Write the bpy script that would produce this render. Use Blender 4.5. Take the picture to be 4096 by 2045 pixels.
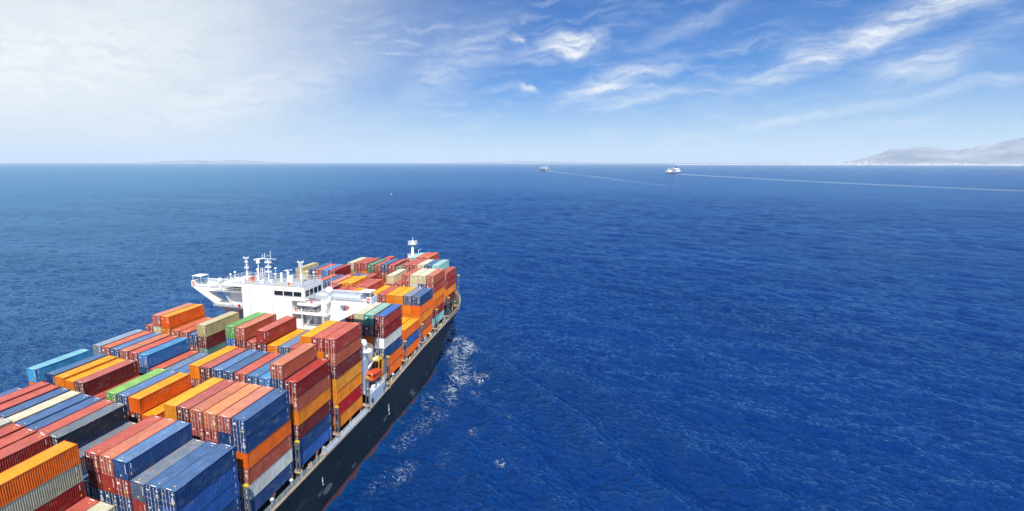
import bpy, math, random
import numpy as np
from mathutils import Matrix, Vector

for o in list(bpy.data.objects):
    bpy.data.objects.remove(o)
SC = bpy.context.scene
COL = SC.collection
random.seed(7)
RNG = np.random.default_rng(11)

# ------------------------------------------------------------------ camera
CAM = (0.0, -39.148, 61.244)
YAW, PITCH = -0.5059, 0.2918
fw = Vector((math.cos(YAW) * math.cos(PITCH), -math.sin(YAW) * math.cos(PITCH), -math.sin(PITCH)))
rt = Vector((-math.sin(YAW), -math.cos(YAW), 0))
up = rt.cross(fw)
cd = bpy.data.cameras.new('camera')
cd.sensor_width = 36.0
cd.lens = 36.0 * 2136.28 / 4096
cd.shift_x = 846.96 / 4096
cd.shift_y = 268.2 / 4096
cd.clip_start = 1.0
cd.clip_end = 120000
cam = bpy.data.objects.new('camera', cd)
COL.objects.link(cam)
cam.matrix_world = Matrix(((rt.x, up.x, -fw.x, CAM[0]), (rt.y, up.y, -fw.y, CAM[1]), (rt.z, up.z, -fw.z, CAM[2]), (0, 0, 0, 1)))
SC.camera = cam

# ------------------------------------------------------------------ light
SUN_EL, SUN_AZ = math.radians(54), math.radians(15)     # from astern, a little to starboard
sdir = Vector((-math.cos(SUN_EL) * math.cos(SUN_AZ), -math.cos(SUN_EL) * math.sin(SUN_AZ), math.sin(SUN_EL)))
sd = bpy.data.lights.new('sun', 'SUN')
sd.energy = 5.0
sd.angle = math.radians(0.5)
sd.color = (1.0, 0.95, 0.87)
so = bpy.data.objects.new('sun', sd)
COL.objects.link(so)
so.rotation_euler = sdir.to_track_quat('Z', 'Y').to_euler()

VS = SC.view_settings
VS.view_transform = 'Standard'
VS.look = 'None'
VS.gamma = 1.0
VS.exposure = 0.38
VS.use_curve_mapping = False
SC.cycles.use_denoising = True
SC.cycles.max_bounces = 6
SC.cycles.sample_clamp_direct = 4.0
SC.cycles.sample_clamp_indirect = 4.0
SC.cycles.volume_bounces = 1
SC.cycles.transparent_max_bounces = 8


# ------------------------------------------------------------------ node helpers
class NT:
    def __init__(self, tree):
        self.t = tree
        self.n = tree.nodes
        self.l = tree.links

    def new(self, typ, **kw):
        nd = self.n.new(typ)
        for k, v in kw.items():
            setattr(nd, k, v)
        return nd

    def put(self, sock, v):
        if isinstance(v, bpy.types.NodeSocket):
            self.l.new(v, sock)
        else:
            sock.default_value = v

    def math(self, op, a, b=None, c=None, clamp=False):
        nd = self.new('ShaderNodeMath', operation=op, use_clamp=clamp)
        self.put(nd.inputs[0], a)
        if b is not None:
            self.put(nd.inputs[1], b)
        if c is not None:
            self.put(nd.inputs[2], c)
        return nd.outputs[0]

    def vmath(self, op, a, b=None):
        nd = self.new('ShaderNodeVectorMath', operation=op)
        self.put(nd.inputs[0], a)
        if b is not None:
            self.put(nd.inputs[1], b)
        return nd.outputs[0]

    def mix(self, f, a, b, blend='MIX'):
        nd = self.new('ShaderNodeMix', data_type='RGBA', blend_type=blend)
        self.put(nd.inputs[0], f)
        self.put(nd.inputs[6], a)
        self.put(nd.inputs[7], b)
        return nd.outputs[2]

    def noise(self, vec, scale, detail=4.0, rough=0.55, dist=0.0, ntype=None):
        nd = self.new('ShaderNodeTexNoise')
        if ntype:
            nd.noise_type = ntype
        self.put(nd.inputs['Vector'], vec)
        nd.inputs['Scale'].default_value = scale
        nd.inputs['Detail'].default_value = detail
        nd.inputs['Roughness'].default_value = rough
        nd.inputs['Distortion'].default_value = dist
        return nd.outputs[0]

    def ramp(self, v, lo, hi, a=0.0, b=1.0, smooth=True):
        nd = self.new('ShaderNodeMapRange')
        nd.interpolation_type = 'SMOOTHSTEP' if smooth else 'LINEAR'
        self.put(nd.inputs['Value'], v)
        self.put(nd.inputs['From Min'], lo)
        self.put(nd.inputs['From Max'], hi)
        self.put(nd.inputs['To Min'], a)
        self.put(nd.inputs['To Max'], b)
        return nd.outputs[0]


def lin(c):
    return tuple(((v / 255 + 0.055) / 1.055) ** 2.4 if v / 255 > 0.04045 else v / 255 / 12.92 for v in c)


# ------------------------------------------------------------------ sky
wd = bpy.data.worlds.new('World')
SC.world = wd
wd.use_nodes = True
W = NT(wd.node_tree)
bg = W.n['Background']
sky = W.new('ShaderNodeTexSky', sky_type='NISHITA', sun_disc=False)
sky.sun_elevation = SUN_EL
sky.sun_rotation = math.atan2(-math.cos(SUN_AZ), -math.sin(SUN_AZ))
sky.altitude = 1500
sky.air_density = 1.0
sky.dust_density = 0.35
sky.ozone_density = 5.0
geo = W.new('ShaderNodeTexCoord')
dirv = geo.outputs['Generated']
sep = W.new('ShaderNodeSeparateXYZ')
W.l.new(dirv, sep.inputs[0])
az = W.math('MULTIPLY', W.math('ARCTAN2', sep.outputs[1], sep.outputs[0]), 180 / math.pi)
el = W.math('MULTIPLY', W.math('ARCSINE', sep.outputs[2]), 180 / math.pi)
cmb = W.new('ShaderNodeCombineXYZ')
W.l.new(az, cmb.inputs[0])
W.l.new(el, cmb.inputs[1])
AE = cmb.outputs[0]
# warp for wispy edges
nz = W.new('ShaderNodeTexNoise')
W.put(nz.inputs['Vector'], AE)
nz.inputs['Scale'].default_value = 0.33
nz.inputs['Detail'].default_value = 5
nz.inputs['Roughness'].default_value = 0.55
warp = W.vmath('MULTIPLY', W.vmath('SUBTRACT', nz.outputs['Color'], (0.5, 0.5, 0.5)), (3.8, 2.2, 0))
AEW = W.vmath('ADD', AE, warp)


def streak_noise(ang, sx, sy, detail=6.0, rough=0.6, off=0.0):
    mp = W.new('ShaderNodeMapping')
    W.l.new(AEW, mp.inputs[0])
    mp.inputs['Location'].default_value = (off, off * 0.7, 0)
    mp.inputs['Rotation'].default_value = (0, 0, ang)
    mp.inputs['Scale'].default_value = (sx, sy, 1)
    return W.noise(mp.outputs[0], 1.0, detail, rough)


def blob(caz, cel, ang, sa, se):
    """a soft elongated cloud patch round a direction"""
    d = W.vmath('SUBTRACT', AEW, (caz, cel, 0))
    mp = W.new('ShaderNodeMapping')
    W.l.new(d, mp.inputs[0])
    mp.inputs['Rotation'].default_value = (0, 0, -ang)
    v = W.vmath('DIVIDE', mp.outputs[0], (sa, se, 1))
    ln = W.new('ShaderNodeVectorMath', operation='LENGTH')
    W.l.new(v, ln.inputs[0])
    return W.ramp(ln.outputs['Value'], 1.5, 0.0)


R = math.radians
fine = streak_noise(R(28), 0.28, 1.5, 8, 0.62)
fine2 = streak_noise(R(-18), 0.3, 1.1, 8, 0.65, 13.0)
broad = streak_noise(R(10), 0.06, 0.25, 5, 0.5, 4.0)
# cirrus (azimuth grows to the left in the picture)
cl = None
for caz, cel, ang, sa, se, k in (
        (-16.5, 9.2, R(180 - 24), 9.5, 1.15, 1.0), (-12.5, 8.0, R(180 - 20), 3.0, 1.1, 0.7), (-10.4, 6.9, R(180 - 18), 4.6, 0.45, 0.6),
        (-18.0, 6.2, R(180 - 14), 3.6, 1.3, 0.62), (-20.8, 7.8, R(180 - 20), 2.0, 0.9, 0.35),
        (4.5, 9.9, R(4), 2.2, 1.1, 1.2), (3.0, 9.7, R(-25), 1.4, .5, .9), (5.6, 9.6, R(35), 1.2, .5, .9), (2.2, 10.0, R(-20), 0.9, 1.0, 0.6), (7.8, 9.3, R(10), 3.0, 0.9, 0.5), (8.6, 10.9, R(20), 0.8, 0.4, 0.7),
        (0.8, 6.6, R(180 - 16), 5.0, 1.1, 0.85), (-1.6, 5.4, R(180 - 8), 4.2, 0.8, 0.7), (7.5, 6.4, R(10), 0.9, 0.35, 0.9), (9.2, 6.4, 0, 2.2, 0.4, 0.35),
        (-11.8, 3.2, R(180 - 8), 2.7, 0.38, 0.9), (-15.5, 3.9, R(180 - 8), 6.0, 0.5, 0.4), (-20.5, 4.6, R(180 - 10), 5.0, 0.5, 0.5),
        (-5.5, 2.1, R(180 - 2), 3.0, 0.5, 0.3), (-17, 2.6, 0, 3.0, 0.5, 0.25), (14, 9, R(-30), 6.0, 2.5, 0.45), (-4, 10.5, R(180 - 20), 4, .8, .35)):
    b = W.math('MULTIPLY', blob(caz, cel, ang, sa, se), k)
    cl = b if cl is None else W.math('MAXIMUM', cl, b)
tex = W.math('MULTIPLY', W.ramp(fine, 0.3, 0.72), 0.75)
tex = W.math('ADD', tex, W.math('MULTIPLY', W.ramp(fine2, 0.42, 0.75), 0.5))
cirrus = W.math('MULTIPLY', cl, W.math('ADD', tex, 0.18), clamp=True)
thin = W.math('MULTIPLY', W.ramp(fine, 0.42, 0.8), W.ramp(broad, 0.35, 0.65, 0.05, 0.42))
# milky veil thickening to port, low bank of bright cloud there
veil = W.ramp(az, 5.0, 50.0, 0.0, 0.95)
veil = W.math('MULTIPLY', veil, W.ramp(W.math('ADD', broad, W.math('MULTIPLY', fine2, 0.35)), 0.2, 0.75, 0.7, 1.12))
veil = W.math('MULTIPLY', veil, W.ramp(az, 95, 175, 1.0, 0.25))
bank = W.math('MAXIMUM', W.math('MULTIPLY', blob(58, 7.5, R(-8), 24, 4.6), 0.95), W.math('MULTIPLY', blob(36, 6.0, R(-14), 14, 2.6), 0.6))
bank = W.math('MULTIPLY', bank, W.ramp(fine2, 0.3, 0.66, 0.25, 1.0))
hz = W.ramp(el, 7.8, -1.4, 0.0, 0.88)                      # whitening towards the horizon, all round
cover = W.math('MAXIMUM', W.math('MAXIMUM', cirrus, thin), bank)
cover = W.math('MINIMUM', W.math('MAXIMUM', cover, 0.0), 1.0)
base = W.mix(1.0, sky.outputs[0], (0.075, 0.47, 0.90, 1), 'MULTIPLY')
# strength is applied on the Background, so cloud radiances are given on the same scale
SKY_K = 0.085
cloudcol = tuple(v / SKY_K for v in (0.74, 0.755, 0.765)) + (1,)
hazecol = tuple(v / SKY_K for v in (0.48, 0.60, 0.70)) + (1,)
c1 = W.mix(hz, base, hazecol)
veilcol = tuple(v / SKY_K for v in (0.58, 0.635, 0.68)) + (1,)
c1 = W.mix(W.math('MINIMUM', W.math('MAXIMUM', veil, 0.0), 1.0), c1, veilcol)
c2 = W.mix(cover, c1, cloudcol)
W.l.new(c2, bg.inputs[0])
bg.inputs[1].default_value = SKY_K


# ------------------------------------------------------------------ materials
def mat(name):
    m = bpy.data.materials.new(name)
    m.use_nodes = True
    t = NT(m.node_tree)
    b = t.n['Principled BSDF']
    return m, t, b


def plain(name, srgb, rough=0.55, metal=0.0, dirt=0.18, scale=0.7, k=1.0, rust=0.0):
    """painted or bare surface with broad weathering and vertical streaks"""
    m, t, b = mat(name)
    c = tuple(v * k for v in lin(srgb)) + (1,)
    tc = t.new('ShaderNodeTexCoord')
    n1 = t.noise(tc.outputs['Object'], scale, 6, 0.6)
    st = t.vmath('MULTIPLY', tc.outputs['Object'], (2.5, 2.5, 0.25))
    n2 = t.noise(st, 1.0, 4, 0.6)
    f = t.math('ADD', t.math('MULTIPLY', n1, 0.6), t.math('MULTIPLY', n2, 0.4))
    f = t.ramp(f, 0.3, 0.7, 1.0 - dirt, 1.0 + dirt * 0.35)
    col = t.mix(1.0, c, f, 'MULTIPLY')
    if rust > 0:
        n3 = t.noise(tc.outputs['Object'], scale * 2.3, 8, 0.7)
        col = t.mix(t.ramp(n3, 0.72 - rust * 0.3, 0.80 - rust * 0.25), col, lin((128, 74, 42)) + (1,))
    t.l.new(col, b.inputs['Base Color'])
    b.inputs['Roughness'].default_value = rough
    b.inputs['Metallic'].default_value = metal
    return m


def paint_material():
    """container paint: colour and rust amount come from each object's own colour"""
    m, t, b = mat('container_paint')
    oi = t.new('ShaderNodeObjectInfo')
    tc = t.new('ShaderNodeTexCoord')
    off = t.new('ShaderNodeCombineXYZ')
    for i, k in enumerate((37.0, 91.0, 53.0)):
        t.l.new(t.math('MULTIPLY', oi.outputs['Random'], k), off.inputs[i])
    p = t.vmath('ADD', tc.outputs['Object'], off.outputs[0])
    n1 = t.noise(p, 0.45, 5, 0.6)
    n2 = t.noise(t.vmath('MULTIPLY', p, (3.0, 3.0, 0.35)), 1.0, 4, 0.65)
    n3 = t.noise(p, 1.1, 9, 0.74)
    n4 = t.noise(t.vmath('MULTIPLY', p, (0.35, 1.6, 1.0)), 1.0, 8, 0.7)
    f = t.math('ADD', t.math('MULTIPLY', n1, 0.55), t.math('MULTIPLY', n2, 0.45))
    f = t.ramp(f, 0.30, 0.70, 0.66, 1.12)
    col = t.mix(1.0, oi.outputs['Color'], f, 'MULTIPLY')
    # chalked paint
    col = t.mix(t.ramp(n4, 0.5, 0.8, 0.0, 0.26), col, (0.55, 0.5, 0.46, 1))
    # rust, by the object's alpha
    a = oi.outputs['Alpha']
    lo = t.math('SUBTRACT', 0.74, t.math('MULTIPLY', a, 0.28))
    hi = t.math('ADD', lo, 0.07)
    rm = t.ramp(t.math('ADD', t.math('MULTIPLY', n3, 0.6), t.math('MULTIPLY', n4, 0.45)), lo, hi)
    rc = t.mix(n2, lin((122, 66, 36)) + (1,), lin((186, 120, 66)) + (1,))
    col = t.mix(t.math('MULTIPLY', rm, 0.85), col, rc)
    t.l.new(col, b.inputs['Base Color'])
    t.l.new(t.ramp(n1, 0.3, 0.7, 0.42, 0.62), b.inputs['Roughness'])
    b.inputs['Specular IOR Level'].default_value = 0.22
    return m


M = {}
M['paint'] = paint_material()
M['rod'] = plain('galvanised_rod', (205, 205, 205), 0.45, 0.0, 0.2)
M['mark_white'] = plain('mark_white', (240, 240, 236), 0.6, 0, 0.1)
M['mark_yellow'] = plain('mark_yellow', (240, 190, 30), 0.6, 0, 0.1)
M['dark'] = plain('dark_steel', (38, 36, 38), 0.7, 0, 0.3)
M['white'] = plain('white_paint', (238, 238, 234), 0.45, 0, 0.06, 0.25)
M['whitegrey'] = plain('pale_grey_paint', (196, 206, 218), 0.5, 0, 0.1)
M['deckgrey'] = plain('deck_grey', (150, 158, 168), 0.75, 0, 0.2)
M['steel'] = plain('lashing_grey', (104, 108, 112), 0.6, 0, 0.28, 1.2, 1.0, 0.25)
M['beige'] = plain('beige_coaming', (188, 164, 132), 0.75, 0, 0.35, 1.0, 0.9, 0.35)
M['rustbrown'] = plain('rusty_pedestal', (150, 96, 66), 0.8, 0, 0.35, 1.4)
M['deckgreen'] = plain('deck_green', (40, 62, 52), 0.8, 0, 0.35, 0.6)
M['hatch'] = plain('hatch_cover_paint', (66, 60, 56), 0.8, 0, 0.35, 0.6, 1, 0.3)
M['yellow'] = plain('yellow_paint', (206, 178, 48), 0.5, 0, 0.15)
M['orangegel'] = plain('lifeboat_orange', (214, 78, 24), 0.35, 0, 0.12, 0.8)
M['red'] = plain('red_paint', (190, 36, 36), 0.5, 0, 0.1)
M['boot'] = plain('boot_topping', (108, 58, 58), 0.7, 0, 0.4, 0.4, 1, 0.2)
M['tarp'] = plain('blue_tarpaulin', (62, 106, 176), 0.5, 0, 0.25, 0.7)
M['reefgrey'] = plain('reefer_unit_grey', (148, 156, 166), 0.5, 0, 0.1)
M['black'] = plain('black_rubber', (22, 22, 24), 0.6, 0, 0.1)
gm, gt, gb = mat('window_glass')
gb.inputs['Base Color'].default_value = (0.012, 0.016, 0.02, 1)
gb.inputs['Roughness'].default_value = 0.06
gb.inputs['Specular IOR Level'].default_value = 0.6
M['glass'] = gm
# hull paint: near-black blue with scuffed-off grey patches low down and faint plate streaks
hm, ht, hb = mat('hull_paint')
tc = ht.new('ShaderNodeTexCoord')
P = tc.outputs['Object']
hsep = ht.new('ShaderNodeSeparateXYZ')
ht.l.new(P, hsep.inputs[0])
n1 = ht.noise(P, 0.12, 6, 0.6)
n2 = ht.noise(ht.vmath('MULTIPLY', P, (1.2, 1.2, 0.08)), 1.0, 4, 0.6)
n3 = ht.noise(ht.vmath('MULTIPLY', P, (0.16, 1.0, 0.42)), 1.0, 7, 0.55)
c = ht.mix(ht.ramp(n1, 0.35, 0.7), lin((18, 29, 33)) + (1,), lin((32, 43, 46)) + (1,))
c = ht.mix(ht.ramp(n2, 0.5, 0.75, 0, 0.45), c, lin((40, 50, 54)) + (1,))
low = ht.ramp(hsep.outputs[2], -19.5, -23.5)
sc_ = ht.math('MULTIPLY', ht.ramp(n3, 0.60, 0.62), low)
sx = ht.math('PINGPONG', hsep.outputs[0], 5.2)
sz = ht.math('PINGPONG', ht.math('ADD', hsep.outputs[2], 40.0), 1.3)
seam = ht.math('MAXIMUM', ht.ramp(sx, .07, .02), ht.ramp(sz, .05, .015))
c = ht.mix(ht.math('MULTIPLY', seam, .4), c, lin((52, 62, 66)) + (1,))
n5 = ht.noise(ht.vmath('MULTIPLY', P, (.9, 1, .05)), 1.0, 6, .7)
c = ht.mix(ht.ramp(n5, .66, .74, 0, .5), c, lin((84, 62, 48)) + (1,))
c = ht.mix(ht.math('MULTIPLY', sc_, 0.75), c, lin((112, 120, 126)) + (1,))
ht.l.new(c, hb.inputs['Base Color'])
hb.inputs['Roughness'].default_value = 0.5
hb.inputs['Specular IOR Level'].default_value = 0.25
M['hull'] = hm


# ------------------------------------------------------------------ mesh helpers
class MB:
    def __init__(self):
        self.v, self.f, self.m = [], [], []

    def add(self, vs, fs, mi=0):
        b = len(self.v)
        self.v.extend(vs)
        for f in fs:
            self.f.append(tuple(b + i for i in f))
            self.m.append(mi)
        return self

    def box(self, x0, x1, y0, y1, z0, z1, mi=0):
        vs = [(x, y, z) for z in (z0, z1) for y in (y0, y1) for x in (x0, x1)]
        return self.add(vs, [(0, 2, 3, 1), (4, 5, 7, 6), (0, 1, 5, 4), (2, 6, 7, 3), (0, 4, 6, 2), (1, 3, 7, 5)], mi)

    def tube(self, a, b, r, n=6, r2=None, mi=0):
        a, b = Vector(a), Vector(b)
        r2 = r if r2 is None else r2
        d = (b - a).normalized()
        u = d.orthogonal().normalized()
        w = d.cross(u)
        vs = []
        for p, rr in ((a, r), (b, r2)):
            for i in range(n):
                t = 2 * math.pi * i / n
                vs.append(tuple(p + (u * math.cos(t) + w * math.sin(t)) * rr))
        fs = [(i, (i + 1) % n, n + (i + 1) % n, n + i) for i in range(n)]
        fs += [tuple(reversed(range(n))), tuple(range(n, 2 * n))]
        return self.add(vs, fs, mi)

    def bar(self, a, b, w, h=None, mi=0):
        """square bar between two points"""
        return self.tube(a, b, w * 0.7, 4, None, mi)

    def prism(self, pts, axis, a, b, mi=0):
        """polygon (2-d points) extruded along an axis from a to b"""
        def P3(p, t):
            return {'x': (t, p[0], p[1]), 'y': (p[0], t, p[1]), 'z': (p[0], p[1], t)}[axis]
        n = len(pts)
        vs = [P3(p, a) for p in pts] + [P3(p, b) for p in pts]
        fs = [(i, (i + 1) % n, n + (i + 1) % n, n + i) for i in range(n)] + [tuple(reversed(range(n))), tuple(range(n, 2 * n))]
        return self.add(vs, fs, mi)

    def lathe(self, prof, c, n=16, mi=0):
        """profile of (r, z) turned about a vertical axis at c"""
        vs = []
        for r, z in prof:
            for i in range(n):
                t = 2 * math.pi * i / n
                vs.append((c[0] + r * math.cos(t), c[1] + r * math.sin(t), c[2] + z))
        fs = []
        for k in range(len(prof) - 1):
            for i in range(n):
                j = (i + 1) % n
                fs.append((k * n + i, k * n + j, (k + 1) * n + j, (k + 1) * n + i))
        fs.append(tuple(reversed(range(n))))
        fs.append(tuple(range((len(prof) - 1) * n, len(prof) * n)))
        return self.add(vs, fs, mi)

    def rail(self, pts, h=1.05, step=1.5, levels=2, r=0.03):
        """ship's railing along a polyline of floor points"""
        pts = [Vector(p) for p in pts]
        for a, b in zip(pts[:-1], pts[1:]):
            L_ = (b - a).length
            n = max(1, round(L_ / step))
            for i in range(n + 1):
                p = a.lerp(b, i / n)
                self.tube(p, p + Vector((0, 0, h)), r, 4)
            for k in range(levels + 1):
                z = Vector((0, 0, h * (1 - k / (levels + 0.6))))
                self.tube(a + z, b + z, r, 4)
        return self

    def mesh(self, name, mats, smooth=False):
        me = bpy.data.meshes.new(name)
        me.from_pydata(self.v, [], self.f)
        for m_ in (mats if isinstance(mats, (list, tuple)) else [mats]):
            me.materials.append(m_)
        if any(self.m):
            me.polygons.foreach_set('material_index', self.m)
        if smooth:
            me.polygons.foreach_set('use_smooth', [True] * len(me.polygons))
        me.update()
        return me

    def build(self, name, mats, parent=None, smooth=False):
        return link(name, self.mesh(name, mats, smooth), parent)


def link(name, me, parent=None):
    o = bpy.data.objects.new(name, me)
    COL.objects.link(o)
    if parent is not None:
        o.parent = parent
    return o


def tag(o, label=None, cat=None, group=None, kind=None):
    if label:
        o['label'] = label
    if cat:
        o['category'] = cat
    if group:
        o['group'] = group
    if kind:
        o['kind'] = kind
    return o


# ------------------------------------------------------------------ ship frame
# ship axes: x forward, y to port from the starboard face of the outer stacks, z up; slight starboard list
MSHIP = Matrix.Translation((0, 0, 26.8)) @ Matrix.Rotation(-0.05236, 4, 'X')
YC = 24.0                                                   # centre line


def interp(x, xs, ys):
    return float(np.interp(x, xs, ys))


def deck_z(x):
    return interp(x, (-30, 95, 136, 160, 190, 228), (-16.4, -16.4, -14.2, -13.6, -13.0, -12.2))


def half(x, t):
    xe, xs, p = 210 + 18 * t, 125 + 47 * t, 2.8 - 0.7 * t
    if x <= xs:
        return 25.0
    u = min(1.0, (x - xs) / (xe - xs))
    return max(0.0, 25.0 * (1 - u ** p))


ship = bpy.data.objects.new('container_ship', None)
COL.objects.link(ship)
ship.matrix_world = MSHIP
tag(ship, 'huge dark-hulled container ship with white bridge sailing away from camera', 'container ship')


def build_hull():
    ns = 90
    us = np.concatenate([np.linspace(0, 0.55, 16)[:-1], np.linspace(0.55, 1.0, ns - 15)])
    def level(t, z_of):
        ring = []
        xe = 210 + 18 * t
        for side in (-1, 1):
            seq = us if side < 0 else us[::-1][1:]
            for u in seq:
                x = -28 + (xe + 28) * u
                h = half(x, t)
                ring.append((x, YC + side * h, z_of(x)))
        return ring
    lv = []
    specs = [(0.0, -26.0), (0.0, -25.0), (0.12, 0.15), (0.3, 0.35), (0.5, 0.55), (0.75, 0.78), (1.0, 1.0)]
    for k, (t, q) in enumerate(specs):
        if q < 0:
            lv.append(level(t, lambda x, q=q: q))
        else:
            lv.append(level(t, lambda x, q=q: -25.0 + (deck_z(x) + 25.0) * q))
    def strip(levels):
        b = MB()
        n = len(levels[0])
        vs = [p for L_ in levels for p in L_]
        fs = []
        for k in range(len(levels) - 1):
            for i in range(n - 1):
                fs.append((k * n + i, k * n + i + 1, (k + 1) * n + i + 1, (k + 1) * n + i))
            fs.append((k * n + n - 1, k * n, (k + 1) * n, (k + 1) * n + n - 1))
        b.add(vs, fs)
        return b, n
    b, n = strip(lv)
    hull = b.build('hull', M['hull'], ship, True)
    low = [level(0.0, lambda x: -31.0), level(0.0, lambda x: -26.005)]
    b2, n = strip(low)
    b2.f.append(tuple(range(n)))
    b2.m.append(0)
    b2.build('boot_topping', M['boot'], ship, True)
    # weather deck
    top = [(x, y, z - 0.02) for x, y, z in lv[-1]]
    d = MB()
    m_ = len(us)
    left = top[:m_]
    right = [left[-1]] + top[m_:]
    right = right[::-1]
    vs = left + right
    fs = []
    for i in range(m_ - 1):
        fs.append((i, i + 1, m_ + i + 1, m_ + i))
    d.add(vs, fs)
    d.build('weather_deck', M['deckgreen'], ship)
    # flat beige gunwale bar along the deck edge
    xs = np.linspace(-28, 226, 180)
    for side in (-1, 1):
        g = MB()
        for x0, x1 in zip(xs[:-1], xs[1:]):
            p = [(x, YC + side * (half(x, 1) + o_), deck_z(x) + zz) for x in (x0, x1) for o_, zz in ((0.05, -0.16), (0.05, 0.06), (-0.34, 0.06), (-0.34, -0.16))]
            g.add(p, [(0, 4, 5, 1), (1, 5, 6, 2), (2, 6, 7, 3), (3, 7, 4, 0)])
        g.build('gunwale', M['beige'], ship)
    # forecastle bulwark
    xs = np.linspace(160, 227.9, 60)
    for side in (-1, 1):
        w = MB()
        for x0, x1 in zip(xs[:-1], xs[1:]):
            pp = []
            for x in (x0, x1):
                hh = 1.15 * min(1.0, (x - 160) / 6)
                y = half(x, 1)
                pp += [(x, YC + side * (y + 0.04), deck_z(x) + 0.05), (x, YC + side * (y + 0.10), deck_z(x) + hh), (x, YC + side * (y - 0.12), deck_z(x) + hh), (x, YC + side * (y - 0.12), deck_z(x) + 0.05)]
            w.add(pp, [(0, 4, 5, 1), (1, 5, 6, 2), (2, 6, 7, 3)])
        w.build('bulwark', M['beige'], ship)
    # stiffener brackets inside the bulwark
    for x in np.arange(166, 224, 1.6):
        w = MB()
        y = YC - half(x, 1)
        w.prism([(y + 0.12, deck_z(x) + 0.05), (y + 0.7, deck_z(x) + 0.05), (y + 0.12, deck_z(x) + 1.0)], 'x', x, x + 0.06)
        w.build('bulwark_bracket', M['beige'], ship)
    return hull


build_hull()

# tug push marks on the starboard side: a white arrow over a hook
for x, z in ((109.6, -21.1), (75.2, -20.6)):
    a = MB()
    yy = (YC - 25.0 - 0.03, YC - 25.0 + 0.1)
    s = 1.0 if x > 90 else 0.62
    a.prism([(x - .12 * s, z + 1.35 * s), (x + .12 * s, z + 1.35 * s), (x + .16 * s, z + .1), (x + .52 * s, z + .2), (x, z - .75 * s), (x - .52 * s, z + .2), (x - .16 * s, z + .1)], 'y', *yy)
    for k in range(7):
        t0, t1 = math.pi * (1.0 + k / 7), math.pi * (1.0 + (k + 1) / 7)
        cx, cz = x + .25 * s, z - 1.0 * s
        a.prism([(cx + .42 * s * math.cos(t0), cz + .42 * s * math.sin(t0)), (cx + .42 * s * math.cos(t1), cz + .42 * s * math.sin(t1)),
                 (cx + .28 * s * math.cos(t1), cz + .28 * s * math.sin(t1)), (cx + .28 * s * math.cos(t0), cz + .28 * s * math.sin(t0))], 'y', *yy)
    a.build('tug_mark', M['mark_white'], ship)
# draught marks near the foot of the picture
for k in range(9):
    a = MB()
    a.box(66.6, 66.85, -1.04, -0.9, -24.8 + k * 0.32, -24.66 + k * 0.32)
    a.build('draught_mark', M['mark_white'], ship)

# ------------------------------------------------------------------ bays of cargo
RP = 2.5256
#        x0      base    tier   row pitch, offset
BAY = {
    'A': (25.46, -15.0, 2.50, RP, 0.0), 'B': (40.18, -15.0, 2.50, RP, 0.0), 'C': (54.88, -15.0, 2.50, RP, 0.0),
    'D': (69.61, -15.0, 2.54, RP, 0.0), 'E': (84.38, -14.95, 2.595, RP, 0.0), 'F': (109.97, -14.15, 2.57, RP, 0.05),
    'G': (124.47, -13.65, 2.546, RP, 0.05), 'H': (138.0, -13.07, 2.544, RP * .985, 0.25), 'I': (150.6, -12.1, 2.533, RP * .958, 0.08),
    'J': (165.06, -11.6, 2.538, RP * .955, 0.05), 'K': (179.4, -11.0, 2.54, RP * .945, 0.1)}

for k, (x0, base_z, th, rp, off) in BAY.items():
    hc = MB()
    ymax = 45.5 if k < 'J' else (44 if k == 'J' else 38)
    y0 = 2.65 if k < 'J' else 2.9
    if k == 'K':
        y0 = 9.5
    hc.box(x0 - 0.4, x0 + 12.6, y0, ymax, deck_z(x0 + 6) - 0.3, base_z - 0.06)
    for j in range(9):
        yy = y0 + (ymax - y0) * j / 9
        hc.box(x0 - 0.5, x0 + 12.7, yy + 0.1, yy + 0.3, base_z - 0.6, base_z - 0.03)
    hc.build('hatch_cover', M['hatch'], ship)
    if k in 'BCDEFGHI':
        for dx in (0.5, 6.1, 11.7):
            p = MB()
            dz = deck_z(x0 + dx)
            for yy in (0.25, 2.0):
                p.box(x0 + dx - 0.2, x0 + dx + 0.2, yy - 0.14, yy + 0.14, dz, base_z - 0.35, 0)
            p.box(x0 + dx - 0.32, x0 + dx + 0.32, -0.02, 2.4, base_z - 0.35, base_z - 0.03, 1)
            p.build('stack_pedestal', [M['beige'], M['rustbrown']], ship)

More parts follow.
